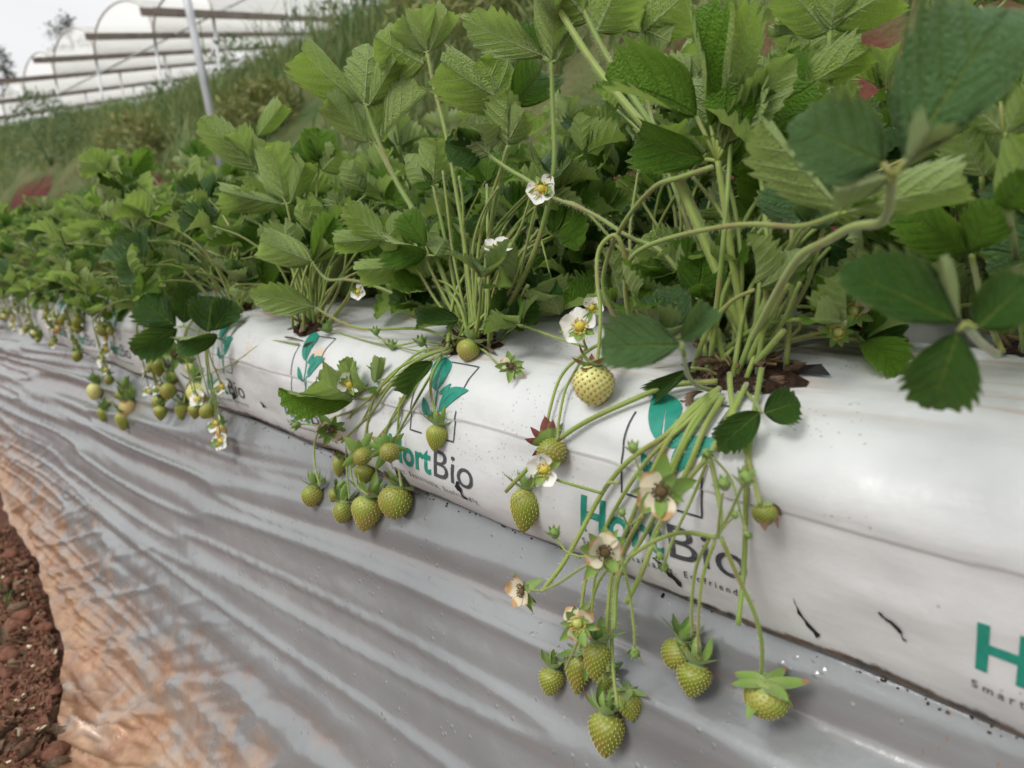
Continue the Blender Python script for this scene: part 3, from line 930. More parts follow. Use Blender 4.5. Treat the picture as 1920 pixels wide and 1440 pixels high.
LOGO_GREEN = (leaf_halves((bx + .032, by + .042), (bx + .002, by + .084), .0120, .0011, -.10) + leaf_halves((bx + .042, by + .024), (bx + .074, by + .050), .0078, .0009, .16)
              + leaf_halves((bx + .033, by + .018), (bx + .016, by + .034), .0045, .0005, .1) + leaf_halves((bx + .037, by + .040), (bx + .047, by + .053), .0038, .0004, -.1)
              + strip([(bx + .038, by - .004), (bx + .037, by + .016), (bx + .036, by + .03), (bx + .0335, by + .043)], .0022) + strip([(bx + .0375, by + .012), (bx + .042, by + .025)], .0014))
LOGO_BOX = (strip([(bx, by + .060), (bx, by)], .0015) + strip([(bx + .0008, by + .0004), (bx + .019, by + .0004)], .0015) + strip([(bx + .047, by + .0004), (bx + bw, by + .0004)], .0015)
            + strip([(bx + bw - .0004, by + .0012), (bx + bw - .0004, by + .028)], .0015) + strip([(bx + bw, by + .051), (bx + bw, by + bh)], .0015) + strip([(bx + .026, by + bh - .0004), (bx + bw - .0008, by + bh - .0004)], .0015))
HOLES = {}
def add_hole(bag, base, u, a, ru, ra, u0, u1, shift, off, seed):
    rg = random.Random(seed)
    V, F = [], []
    n, rings = 26, 4
    js = [rg.uniform(.8, 1.15) for _ in range(n)]
    for k in range(rings + 1):
        for j in range(n):
            t = 2 * PI * j / n
            f = (k + .02) / rings * js[j]
            X, U, Z, nx, nz = bag_surf(np.array([u + ru * f * math.cos(t)]), np.array([a + ra * f * math.sin(t)]), u0, u1, shift, off)
            lift = .0012 + .010 * (1 - (k / rings) ** 2) + rg.uniform(-.002, .002) * (k < rings)
            V.append((X[0] + nx[0] * lift, U[0], Z[0] + nz[0] * lift))
    F = grid_faces(rings + 1, n, True)
    link('planting_hole', mesh('planting_hole', V, F, m_peat), bag, Matrix.Translation(-Vector(base)))
def make_bag(u0, u1, shift, off, label, step, logos=(), grp=None):
    us = np.arange(u0, u1 + step / 2, step); us[-1] = u1
    ar = np.unique(np.concatenate([np.linspace(0, BA[-1], 96), ARC_SEAM + np.linspace(-.006, .006, 9)]))
    U, A = np.meshgrid(us, ar, indexing='ij')
    X, Y, Z, nx, nz = bag_surf(U, A, u0, u1, shift, off)
    base = Vector((.49 + shift, (u0 + u1) / 2, -.283))
    st = np.zeros_like(U)
    for (su, sa, sr, sv) in STAINS:
        if abs(shift) < .01: st = np.maximum(st, sv * np.exp(-(((U - su) / sr) ** 2 + ((A - sa) / (sr * .7)) ** 2)))
    st = np.maximum(st, .36 * np.clip((A - ARC_TOP + .02) / .06, 0, 1))
    st = np.maximum(st, .62 * np.clip((.125 - A) / .03, 0, 1))
    top = np.clip((A - ARC_TOP + .050) / .03, 0, 1)
    V = np.stack([X - base.x, Y - base.y, Z - base.z], -1).reshape(-1, 3)
    r, c = U.shape
    i = np.arange(r - 1)[:, None] * c + np.arange(c - 1)[None]
    F = [tuple(q) for q in np.stack([i, i + c, i + c + 1, i + 1], -1).reshape(-1, 4)]
    F += [tuple(range(c)), tuple((r - 1) * c + k for k in range(c))[::-1]]
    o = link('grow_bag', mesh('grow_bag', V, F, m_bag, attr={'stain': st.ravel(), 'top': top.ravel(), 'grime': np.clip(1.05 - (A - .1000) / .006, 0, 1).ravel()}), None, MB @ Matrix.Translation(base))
    props(o, label, 'grow bag', grp or 'white grow bags')
    T = Matrix.Translation(-base)
    for ul in logos:
        a = link('printed_word', print_mesh('print_hort', TXT_A, ul, u0, u1, shift, off, m_green_print), o, T); a['label'] = 'green printed letters Hort'
        a = link('printed_word', print_mesh('print_bio', TXT_B, ul, u0, u1, shift, off, m_grey_print), o, T); a['label'] = 'dark grey printed letters Bio'
        a = link('printed_tagline', print_mesh('print_tag', TXT_C, ul, u0, u1, shift, off, m_grey_print), o, T); a['label'] = 'tiny spaced tagline reading Smart. Sustainable. Ecofriendly.'
        a = link('printed_emblem', print_mesh('print_emblem', LOGO_GREEN, ul, u0, u1, shift, off, m_green_print, .0009), o, T); a['label'] = 'green printed sprig of leaves'
        a = link('printed_square', print_mesh('print_square', LOGO_BOX, ul, u0, u1, shift, off, m_grey_print), o, T); a['label'] = 'thin dark outline square with gaps'
    return o, base
for px, py, r_, s_ in ((598, 668, .020, 1.15), (640, 650, .03, .5), (1470, 705, .03, .55), (1560, 690, .05, .5), (1000, 660, .05, .6), (1080, 690, .03, .45), (1740, 1230, .012, .5), (1330, 745, .03, .5), (905, 680, .03, .7), (470, 655, .03, .6)):
    p = onbed(px, py)
    STAINS.append((p.y, float(np.interp(p.x, BPX[:95], BA[:95])) if p.z > -.135 else arc_of_w(p.z), r_, s_))
bag1, base1 = make_bag(-.13, 1.17, 0, .3, 'clean white grow bag in front with five full printed logos and torn lower edge', .0065, LOGO_U0)
make_bag(-1.47, -.15, 0, 1.7, 'white grow bag at the right end beyond the last logo', .03)
make_bag(1.19, 2.49, 0, 2.9, 'second white grow bag along the front edge, behind hanging trusses', .012, [LOGO_U0[0] + 1.32 + .2545 * k for k in range(4)])
make_bag(2.51, 3.81, 0, 4.1, 'third white grow bag along the front edge, far left', .03)
make_bag(3.83, 5.13, 0, 5.1, 'farthest white grow bag of the front row', .04)
for k, lb in enumerate(('white grow bag behind the front one at the right, shaded by leaves', 'second bag of the back row, hidden under the middle plants', 'third bag of the back row under the far foliage', 'fourth bag of the back row at the far left')):
    make_bag(-.9 + 1.33 * k, .41 + 1.33 * k, .275, 6.3 + k, lb, .03, grp='white grow bags of the back row')
# torn openings in the film, showing the black lining
TEARS = [[(1228, 1040), (1240, 1046), (1258, 1062), (1272, 1078), (1282, 1098), (1276, 1096), (1262, 1082), (1250, 1064), (1240, 1052)],
         [(1483, 1116), (1490, 1132), (1506, 1160), (1524, 1182), (1538, 1196), (1531, 1199), (1512, 1178), (1496, 1152)],
         [(1646, 1148), (1652, 1146), (1656, 1154), (1672, 1168), (1691, 1185), (1690, 1198), (1683, 1190), (1668, 1172), (1651, 1157)],
         [(1688, 1197), (1694, 1203), (1700, 1206), (1696, 1210), (1690, 1204)],
         [(752, 874), (762, 880), (768, 885), (773, 896), (777, 912), (768, 906), (758, 892)],
         [(872, 893), (879, 906), (882, 918), (893, 928), (884, 924), (877, 912), (870, 905)],
         [(435, 738), (440, 741), (443, 748), (437, 754), (434, 746)], [(484, 757), (490, 760), (496, 770), (489, 767)], [(620, 815), (630, 826), (641, 834), (634, 832)]]
rgt = random.Random(12)
for P in TEARS:
    Q = []
    for (x0, y0), (x1, y1) in zip(P, P[1:] + P[:1]):
        for k in range(3): Q.append((x0 + (x1 - x0) * k / 3 + rgt.uniform(-1.6, 1.6), y0 + (y1 - y0) * k / 3 + rgt.uniform(-1.6, 1.6)))
    pts = [onbed(x, y) for x, y in Q]
    UU = np.array([p.y for p in pts]); AA = np.array([arc_of_w(p.z) for p in pts])
    X, U, Z, nx, nz = bag_surf(UU, AA, -.13, 1.17, 0, .3)
    V = np.stack([X + nx * .0011, U, Z + nz * .0011], -1)
    link('tear', mesh('tear', V, [tuple(range(len(V)))], m_black, smooth=False), bag1, Matrix.Translation(-base1))
# crumbs of growing medium along the gap under the bag
def crumbs():
    rg = random.Random(9)
    m = MB_()
    for i in range(420):
        u = rg.uniform(0, 2.4)
        d = noise2(np.array([u * 9.0]), np.array([.5]), 66)[0]
        if rg.random() > .5 + .7 * d: continue
        t_ = rg.random() ** 1.6
        c = Vector((.3825 - .0025 * t_, u, -.2785 - .004 * t_ + rg.uniform(0, .001)))
        s = rg.uniform(.0003, .0008)
        q = Quaternion(Vector((rg.gauss(0, 1), rg.gauss(0, 1), rg.gauss(0, 1))).normalized(), rg.uniform(0, 6))
        V, F = box(c, q @ Vector((s * rg.uniform(.6, 2.2), 0, 0)), q @ Vector((0, s, 0)), q @ Vector((0, 0, s * .7)))
        m.add(V, F, None, 0 if rg.random() < .8 else 1)
    o = link('peat_crumbs', m.mesh('peat_crumbs', [m_peat, m_crown], False), None, MB)
    props(o, 'dark crumbs of growing medium caught along the gap under the front bag', 'crumbs', kind='stuff')
crumbs()

# ------------------------------------------------------------------ leaflets
def leaflet_geo(seed, n, sub, cols, fold, cup, bend, jag=1.0):
    rg = random.Random(seed)
    W = rg.uniform(.86, 1.0); pk = rg.uniform(1.02, 1.34)
    asym = rg.uniform(-.05, .05)
    R = n * sub
    V, uv = [], []
    ss = np.linspace(-1, 1, cols)
    ss = np.sign(ss) * np.abs(ss) ** .85
    ph0 = [rg.uniform(0, 6.3) for _ in range(5)]
    prev = 0
    for j in range(R + 1):
        te = j / R; p = j / sub
        yE = .02 + .97 * te ** .92
        xE = .5 * W * max(0, math.sin(PI * min(1, yE ** pk))) ** .72 if te < 1 else .012
        xE = max(xE, .012)
        ym = max(prev, yE - xE * .95, .015 * te)
        ym = min(ym, .985); prev = ym
        fr = p - math.floor(p + 1e-9)
        ind = min(1, max(0, (te - .24) / .14))
        # rounded saw teeth: a peak at each vein, a notch before the next one
        tooth = (.075 * math.cos(2 * PI * fr) - .03 * math.sin(2 * PI * fr)) * ind * jag
        if fr > .4 and fr < .6: tooth -= .055 * ind * jag
        for s in ss:
            a = abs(s); sg = 1 if s >= 0 else -1
            k = a * (1 + tooth * a ** 4)
            x = xE * k * sg * (1 + asym * sg)
            y = ym + (yE - ym) * k
            puck = -.023 * math.cos(2 * PI * p) * math.sin(PI * min(1, a * 1.02)) ** .8 * min(1, xE * 4)
            puck += .012 * math.exp(-(a / .18) ** 2) * -1
            rip = (.042 * math.sin(y * 9 + ph0[0] + sg * ph0[1]) + .024 * math.sin(y * 17 + ph0[2] * sg)) * a ** 2.2
            # cross curve: fold at the midrib, then cupping
            kap = cup * 1.0
            if abs(kap) > 1e-3:
                cx_, cz_ = math.sin(kap * abs(x)) / kap, (1 - math.cos(kap * abs(x))) / kap
            else: cx_, cz_ = abs(x), 0
            fo = fold * (1 - .25 * y)
            X = (cx_ * math.cos(fo) - cz_ * math.sin(fo)) * sg
            Zc = cx_ * math.sin(fo) + cz_ * math.cos(fo) + puck + rip
            if abs(bend) > 1e-3:
                th = bend * y
                Y = math.sin(th) / bend; Zb = -(1 - math.cos(th)) / bend
            else: th, Y, Zb = 0, y, 0
            V.append((X, Y + Zc * math.sin(th), Zb + Zc * math.cos(th)))
            uv.append((p, s))
    F = grid_faces(R + 1, cols)
    # upper side faces +Z
    F = [f[::-1] if False else f for f in F]
    return V, F, uv
SHAPES = {'flat': (.20, 1.5, .6), 'fold': (.58, 2.1, .8), 'tight': (1.0, .7, .4), 'cup': (.25, 2.6, .2), 'bowl': (.35, 1.7, -1.0), 'roll': (.05, -1.9, .5), 'droop': (.25, .7, 1.25), 'curl': (.45, 1.0, -1.7), 'shell': (.35, 2.4, .7)}
LEAFM = {'m': m_leaf, 'd': m_leaf_dark, 'b': m_leaf_blue}
_lcache = {}
def leaflet_mesh(shape, mk, var=0):
    key = (shape, mk, var)
    if key not in _lcache:
        f, c, b = SHAPES[shape]
        rg = random.Random(hash_(shape) + var * 31)
        V, F, uv = leaflet_geo(hash_(shape) * 7 + var, 8, 4, 11, f + rg.uniform(-.12, .12), c + rg.uniform(-.3, .3), b + rg.uniform(-.2, .2))
        me = mesh('leaflet', V, F, LEAFM[mk], uv)
        A = np.array(V)
        _lcache[key] = (me, float(A[:, 0].max() - A[:, 0].min()), float(A[:, 1].max()))
    return _lcache[key]
def hash_(s): return sum(ord(ch) * (i + 3) for i, ch in enumerate(s))

# ------------------------------------------------------------------ berries, calyces, flowers
def berry(seed, kind, nach, pit, raised):
    rg = random.Random(seed)
    rows, cols = 46, 54
    def prof(t):
        if kind == 'conic': r = math.sin(PI * t ** .72) ** .62 * (1 - .30 * t)
        elif kind == 'round': r = math.sin(PI * t ** .85) ** .55
        else: r = math.sin(PI * t ** .66) ** .7 * (1 - .36 * t)
        return max(0, r) * .5
    mx = max(prof(i / 200) for i in range(201))
    ph = [rg.uniform(0, 6.3) for _ in range(3)]
    def P(t, a):
        r = prof(t) / mx * .5
        r *= 1 + .035 * math.sin(2 * a + ph[0]) + .02 * math.sin(3 * a + ph[1] + 3 * t)
        z = -t + .0
        return np.array([r * math.cos(a), r * math.sin(a), z])
    ach = []
    lens = np.array([prof((i + .5) / 300) / mx for i in range(300)])
    cum = np.cumsum(lens); cum /= cum[-1]
    for i in range(nach):
        t = float(np.interp((i + .5) / nach, cum, (np.arange(300) + .5) / 300))
        ach.append((min(.985, max(.05, t)), i * 2.39996))
    AP = np.array([P(t, a) for t, a in ach])
    V, uv, pits = [], [], []
    spacing = math.sqrt(2.3 / nach)
    G = []
    for i in range(rows):
        t = i / (rows - 1)
        t = .5 - .5 * math.cos(PI * t) * (1 - .15 * math.sin(PI * t))
        t = min(1, max(0, t))
        for j in range(cols):
            G.append((t, 2 * PI * j / cols))
    for t, a in G:
        p = P(t, a)
        d = np.sqrt(((AP - p) ** 2).sum(1)).min()
        g = math.exp(-(d / (spacing * .33)) ** 2)
        n = np.array([p[0] * 4, p[1] * 4, (p[2] + .48)]); n = n / (np.linalg.norm(n) + 1e-9)
        q = p + n * (-pit * g if not raised else pit * (g - .3))
        V.append(q); uv.append((t, a / 6.2832)); pits.append(g if not raised else (1 - g) * .7)
    F = [f[::-1] for f in grid_faces(rows, cols, True)]
    F.append(tuple(range(cols))); F.append(tuple((rows - 1) * cols + k for k in range(cols))[::-1])
    m = MB_()
    for (t, a) in ach:
        p = P(t, a); n = np.array([p[0] * 4, p[1] * 4, (p[2] + .48)]); n = n / np.linalg.norm(n)
        n = Vector(n); c = Vector(p) + n * (.002 if not raised else pit * .75)
        up = Vector((0, 0, -1)); up = (up - n * up.dot(n)).normalized(); sd_ = n.cross(up)
        s = spacing * (.21 if not raised else .2)
        pts = [c + up * s * 1.35, c + sd_ * s * .8, c - up * s * 1.2, c - sd_ * s * .8, c + n * s * .75]
        m.add(pts, [(1, 0, 4), (2, 1, 4), (3, 2, 4), (0, 3, 4)])
        if raised and t > .1:      # the dry style still stands on each young achene
            e = c + n * s * (2.0 + rg.random() * 1.4) + Vector((rg.gauss(0, 1), rg.gauss(0, 1), rg.gauss(0, 1))) * s * .35
            m.add([c + sd_ * s * .16, c - sd_ * s * .16, e, c + up * s * .16], [(0, 1, 2), (1, 3, 2), (3, 0, 2)])
    return V, F, uv, pits, m
BERRIES = {}
def make_berries():
    for key, (kind, n, pit, raised, fm, sm) in {
            'pale': ('round', 150, .030, False, m_fruit_pale, m_seed_red), 'conic': ('conic', 170, .040, False, m_fruit, m_seed), 'round': ('round', 170, .040, False, m_fruit, m_seed),
            'young': ('conic', 170, .034, True, m_fruit, m_seed), 'younground': ('round', 170, .034, True, m_fruit, m_seed), 'long': ('long', 190, .032, True, m_fruit, m_seed),
            'palegreen': ('round', 150, .036, False, m_fruit_pale, m_seed), 'red': ('round', 150, .02, False, m_fruit_red, m_seed_red)}.items():
        V, F, uv, pits, m = berry(hash_(key), kind, n, pit, raised)
        BERRIES[key] = (mesh('strawberry', V, F, fm, uv, attr={'pit': pits}), m.mesh('achenes', sm, False))
make_berries()
def sepal(m, az, tilt, length, width, curl, rg):
    """one pointed sepal; tilt 0 lies flat, positive bends back up the stalk (+Z)"""
    d0 = Vector((math.cos(az), math.sin(az), 0)); s = Vector((-math.sin(az), math.cos(az), 0))
    V, uv = [], []
    p = d0 * .05; th = tilt
    R = 6
    for k in range(R + 1):
        t = k / R
        wd = width * math.sin(PI * (.16 + .84 * t) ** .9) ** .8 if t < 1 else .004
        nn = Vector((-math.sin(th) * d0.x, -math.sin(th) * d0.y, math.cos(th)))
        for c in (-1, -.5, 0, .5, 1):
            V.append(p + s * wd * c + nn * wd * .35 * abs(c) ** 1.5); uv.append((t, c))
        th += curl / R
        p = p + (d0 * math.cos(th) + Vector((0, 0, math.sin(th)))) * length / R
    m.add(V, grid_faces(R + 1, 5), uv)
def calyx_mesh(name, seed, tilt, curl, mat, n=10, L=.62, spread=.35, cap=True):
    rg = random.Random(seed)
    m = MB_()
    for i in range(n):
        inner = i % 2
        sepal(m, 2 * PI * i / n + rg.gauss(0, .1), tilt + rg.gauss(0, spread), L * rg.uniform(.75, 1.1) * (1 if inner else .85), rg.uniform(.12, .17) * (1.1 if inner else .8), curl + rg.gauss(0, .5), rg)
    if cap:
        V, uv = [], []
        for k in range(5):
            t = k / 4
            for j in range(12):
                a = 2 * PI * j / 12
                V.append((math.cos(a) * (.03 + .19 * t), math.sin(a) * (.03 + .19 * t), .045 - .075 * t * t)); uv.append((0, 0))
        m.add(V, [f[::-1] for f in grid_faces(5, 12, True)], uv)
    return m.mesh(name, mat)
CALYX = {}
for k_, (tl, cu, mt, L) in {'up': (.22, 1.0, m_sepal, .74), 'flat': (.0, .5, m_sepal, .70), 'brownup': (.16, .9, m_sepal_brown, .68), 'droop': (-.5, .35, m_sepal, .74), 'dry': (-.7, -.6, m_sepal_dry, .62), 'spiky': (.8, .5, m_sepal_brown, .5)}.items():
    for v_ in range(3): CALYX[(k_, v_)] = calyx_mesh('calyx', hash_(k_) + v_ * 13, tl, cu, mt, L=L)
def petal_mesh(seed, mat, curl):
    rg = random.Random(seed)
    V, uv = [], []
    R, C = 7, 7
    for i in range(R):
        t = i / (R - 1)
        w = .34 * math.sin(PI * (.05 + .90 * t)) ** .55 * (.70 + .38 * t)
        for j in range(C):
            s = -1 + 2 * j / (C - 1)
            x = w * s; y = .10 + .52 * t - .06 * s * s * t
            z = .03 + curl * .30 * t * t + .10 * s * s * w * 3 * (1 - .4 * t) + .018 * math.sin(5 * s + seed) * t
            V.append((x, y, z)); uv.append((t, s))
    return mesh('petal', V, grid_faces(R, C), mat, uv)
PETALS = {'w': [petal_mesh(i, m_petal, c) for i, c in enumerate((.35, .6, .15, .8))], 'o': [petal_mesh(9 + i, m_petal_old, c) for i, c in enumerate((.9, .2, 1.4, -.5))]}
def centre_mesh(mat, smat, seed, r=.17):
    rg = random.Random(seed)
    m = MB_()
    V = []
    for i in range(7):
        t = i / 6 * PI / 2
        for j in range(14):
            a = 2 * PI * j / 14
            rr = r * math.cos(t) * (1 + .08 * rg.gauss(0, 1))
            V.append((rr * math.cos(a), rr * math.sin(a), .03 + r * .9 * math.sin(t) + .006 * rg.gauss(0, 1)))
    m.add(V, grid_faces(7, 14, True), None, 0)
    for i in range(22):
        a = 2 * PI * i / 22 + rg.gauss(0, .1); rr = r * rg.uniform(1.2, 1.6)
        a0 = Vector((math.cos(a) * r * .9, math.sin(a) * r * .9, .02)); e = Vector((math.cos(a) * rr, math.sin(a) * rr, r * rg.uniform(.5, 1.0)))
        m.add(*tube([a0, a0.lerp(e, .5), e], .008, .008, 4), mi=1)
        V2, F2 = box(e, Vector((.022, 0, 0)), Vector((0, .022, 0)), Vector((0, 0, .016)))
        m.add(V2, F2, None, 1)
    return m.mesh('flower_centre', [mat, smat])
CENTRE = {'w': centre_mesh(m_pollen, m_stamen, 1), 'o': centre_mesh(m_pollen_old, m_pollen_old, 2, .165), 'g': centre_mesh(m_fruit, m_stamen, 3, .2)}
def bud_mesh():
    m = MB_()
    V, uv = [], []
    for i in range(7):
        t = i / 6
        for j in range(10):
            a = 2 * PI * j / 10
            r = .2 * math.sin(PI * (.12 + .86 * t)) ** .7
            V.append((r * math.cos(a), r * math.sin(a), t * .45)); uv.append((t * .4, 0))
    m.add(V, grid_faces(7, 10, True), uv)
    rg = random.Random(3)
    for i in range(8): sepal(m, 2 * PI * i / 8, .75 + rg.gauss(0, .15), .5, .10, .3, rg)
    return m.mesh('bud', m_sepal)
BUD = bud_mesh()

P_FILL = 0
class Plant:
    def __init__(s, base, label, group='strawberry plants along the bed', detail=True):
        s.base = base; s.detail = detail
        s.o = root('strawberry_plant', base, label, 'strawberry plant', group)
        s.hp = []
        s.rg = random.Random(int(abs(base.x * 7919 + base.y * 10007 + 11) * 10))
    def px(s, p, v, off=.004): return clampv(p[0], p[1], v, off) - s.base
    def path(s, pts, v0, v1, off=.004):
        n = len(pts)
        Q = catmull([Vector((p[0], p[1], 0)) for p in pts], 6)
        acc = [0]
        for a, b in zip(Q, Q[1:]): acc.append(acc[-1] + (b - a).length)
        P = [s.px(p, v0 + (v1 - v0) * a / max(acc[-1], 1e-6), off) for p, a in zip(Q, acc)]
        for _ in range(2):          # a stalk is stiff: ease out the bends where it rides over the bag
            P = [P[0]] + [P[i] * .5 + (P[i - 1] + P[i + 1]) * .25 for i in range(1, len(P) - 1)] + [P[-1]]
        return P
    def leaflet(s, parent, B, T, wd, nrm, shape, mk, name='leaflet', label=None):
        me, ext, ylen = leaflet_mesh(shape, mk, s.rg.randrange(5))
        y = T - B; L = y.length; y.normalize()
        n = (nrm - y * nrm.dot(y)).normalized(); x = y.cross(n)
        L2 = L / ylen
        o = link(name, me, parent, frame(B, x, y, n, wd / ext, L2, (wd / ext + L2) / 2))
        if label: o['label'] = label
        return o
    def hero(s, v, path, lfs, mk='m', r=.0017, v0=None, label=None):
        v0 = s.base.x if v0 is None else v0
        P = s.path(path, v0, v)
        s.hp.append((P, r))
        m = MB_(); m.add(*tube(P, r * 1.15, r * .85, 8))
        end = P[-1]
        todo = []
        for L in lfs:
            bx_, by_, tx, ty, w, side, shape = L[:7]
            rollv = math.radians(L[7]) if len(L) > 7 else 0; dv = L[8] if len(L) > 8 else s.rg.uniform(-.012, .012)
            rb, rt = ray(bx_, by_), ray(tx, ty)
            lb = v / rb.x; hb = hit(bx_, by_)
            if hb is not None: lb = min(lb, hb - .01)
            B = rb * lb
            lt = lb * rb.length / rt.length + dv
            ht = hit(tx, ty)
            if ht is not None: lt = min(lt, ht - .012)
            T = rt * lt
            c = -((B + T) / 2).normalized()
            y = (T - B).normalized()
            n = (c - y * c.dot(y)).normalized()
            if side == 'L':
                n = -n
                if shape == 'fold' and s.rg.random() < .45: shape = s.rg.choice(['shell', 'cup', 'shell', 'bowl'])
            n = Quaternion(y, rollv) @ n
            wd = w * ((B + T) / 2).dot(cam_fwd) / FPX
            B -= s.base; T -= s.base
            if (B - end).length > .003: m.add(*tube([end, end.lerp(B, .6), B], r * .7, r * .5, 6))
            todo.append((B, T, wd, n, shape))
        lf = link('leaf', m.mesh('petiole', m_stem), s.o)
        if label: lf['label'] = label
        for a in todo: s.leaflet(lf, *a, mk)
        return lf
    def stalk(s, pts, v0, v1, r=.0014, r1=None, off=.0075, parent=None, name='fruit_stalk'):
        P = s.path(pts, v0, v1, off)
        s.hp.append((P, r))
        return link(name, mesh('stalk', *tube(P, r, r1 or r * .8, 7)[:2], m_stem), parent or s.o)
    def fruit(s, px, py, w, h, kind, ang=90, cal='up', v=None, tilt=0.0, csc=1.0, label=None, off=None):
        """px,py centre of the body; w,h its size in photo pixels; ang direction of the tip in the picture"""
        r = ray(px, py); hh = hit(px, py)
        k = 1 / FPX
        lam = (v / r.x) if v is not None else 1e9
        if hh is not None:
            rad = w * k * hh * .5
            lam = min(lam, hh - rad * 1.0 - .0045)
        sc_w, sc_h = w * k * lam, h * k * lam
        c = r * lam
        dr = (ray(px + math.cos(math.radians(ang)) * 10, py + math.sin(math.radians(ang)) * 10) * lam - c).normalized()
        vd = c.normalized()
        z = -(dr * math.cos(tilt) + vd * math.sin(tilt)).normalized()
        x = z.orthogonal().normalized(); x = Quaternion(z, s.rg.uniform(0, 6.3)) @ x
        y = z.cross(x)
        o_ = c + z * sc_h * .5 - s.base
        b, a = BERRIES[kind]
        f = link('strawberry', b, s.o, frame(o_, x, y, z, sc_w, sc_w, sc_h))
        if label: f['label'] = label
        g = link('achenes', a, f); g['kind'] = 'stuff'
        iv = frame(o_, x, y, z, sc_w, sc_w, sc_h).inverted()
        q = sc_w * csc * 1.42
        link('calyx', CALYX[(cal, s.rg.randrange(3))], f, iv @ frame(o_ + z * sc_h * -.03, x, y, z, q, q, q))
        return o_ + s.base + z * q * .08
    def flower(s, px, py, w, v, kind='w', face=(0, -.2, 1), petals=5, label=None, calsc=1.0, missing=(), off=.012):
        c = clampv(px, py, v, off + w / FPX * .3)
        d = -c.normalized()
        rt = Vector((cR.dot(bX), cR.dot(bY), cR.dot(bZ))); up = Vector((cU.dot(bX), cU.dot(bY), cU.dot(bZ)))
        z = (rt * face[0] - up * face[1] + d * face[2]).normalized()
        sc_ = w / FPX * c.dot(cam_fwd) / 1.15
        x = z.orthogonal().normalized(); x = Quaternion(z, s.rg.uniform(0, 6.3)) @ x; y = z.cross(x)
        M_ = frame(c - s.base, x, y, z, sc_, sc_, sc_)
        f = link('flower', CENTRE[kind], s.o, M_)
        if label: f['label'] = label
        for i in range(petals):
            if i in missing: continue
            link('petal', s.rg.choice(PETALS['w' if kind == 'w' else 'o']), f, Matrix.Rotation(2 * PI * i / petals + s.rg.gauss(0, .08), 4, 'Z'))
        cl = CALYX[('flat' if kind == 'w' else s.rg.choice(['flat', 'droop']), s.rg.randrange(3))]
        link('calyx', cl, f, Matrix.Scale((.95 if kind == 'w' else 1.2) * calsc, 4) @ Matrix.Translation((0, 0, -.03)) @ Matrix.Rotation(PI if kind == 'x' else 0, 4, 'X'))
        return c - z * sc_ * .05
    def bud(s, px, py, w, v, ang=-90, label=None):
        c = clampv(px, py, v, .008)
        sc_ = w / FPX * c.dot(cam_fwd) * 1.3
        dr = (ray(px + math.cos(math.radians(ang)) * 10, py + math.sin(math.radians(ang)) * 10).normalized() * c.length - c).normalized()
        d = -c.normalized()
        z = (dr + d * .6).normalized(); x = z.orthogonal().normalized(); y = z.cross(x)
        o = link('bud', BUD, s.o, frame(c - s.base - z * sc_ * .2, x, y, z, sc_, sc_, sc_))
        if label: o['label'] = label
    # ---- leaves not traced from the photo
    def rand_leaf(s, az, el, L, size, mk=None, droop=.35):
        rg = s.rg
        mk = mk or rg.choices('mdb', (6, 3, 1))[0]
        out = Vector((math.cos(az), math.sin(az), 0))
        p0 = Vector((rg.gauss(0, .012), rg.gauss(0, .016), 0))
        d0 = (out * math.cos(el + .35) + GUP * math.sin(min(1.5, el + .35))).normalized()
        p3 = p0 + (out * math.cos(el) + GUP * math.sin(el)) * L + Vector((rg.gauss(0, .012), rg.gauss(0, .012), 0))
        p1 = p0 + d0 * L * .45
        p2 = p1.lerp(p3, .5) + GUP * L * .07
        P = catmull([p0, p1, p2, p3], 4 if s.detail else 2)
        d = (P[-1] - P[-2]).normalized()
        # plane of the blade: upper side to the plant's middle and the sky
        n0 = (GUP * rg.uniform(.55, 1.0) - out * rg.uniform(-.1, .7) + Vector((rg.gauss(0, .3), rg.gauss(0, .3), 0))).normalized()
        f = (d - n0 * d.dot(n0)).normalized()
        cupv = rg.uniform(.15, 1.0)
        items = []
        for k, sz in ((-1, .92), (0, 1.0), (1, .92)):
            a = k * rg.uniform(1.15, 1.55)
            dd = Quaternion(n0, a) @ f
            cu = cupv * rg.uniform(.7, 1.25)
            y = (dd * math.cos(cu) + n0 * math.sin(cu)).normalized()
            n = (n0 * math.cos(cu) - dd * math.sin(cu)).normalized()
            ln = size * sz * rg.uniform(.88, 1.12)
            B = P[-1] + y * .004
            items.append((B, B + y * ln, ln * rg.uniform(.62, .86), n, rg.choices(['fold', 'cup', 'bowl', 'flat', 'droop', 'curl', 'shell', 'tight'], (2.5, 3.5, 3, 1, 1.2, 1.6, 3.5, 1.2))[0]))
        if s.detail:
            lf = link('leaf', mesh('petiole', *tube(P, .0019, .0013, 6)[:2], m_stem), s.o)
            for it in items: s.leaflet(lf, *it, mk)
        else:
            fl = far_leaf(rg.randrange(10), mk)
            y = d; n = (n0 - y * n0.dot(y)).normalized(); x = y.cross(n)
            link('leaf', fl, s.o, frame(P[-1], x, y, n, size, size, size))
            s.far_stems.append(P)
    far_stems = None
    def fill(s, n, azs, els, Ls, size):
        if not s.detail: s.far_stems = []
        rg = s.rg
        for i in range(n):
            az = azs[0] + (azs[1] - azs[0]) * ((i + rg.random()) / n)
            s.rand_leaf(az, rg.uniform(*els), rg.uniform(*Ls), rg.uniform(*size))
        if not s.detail:
            m = MB_()
            for P in s.far_stems: m.add(*tube(P, .0019, .0014, 5))
            link('stems', m.mesh('stems', m_stem), s.o)
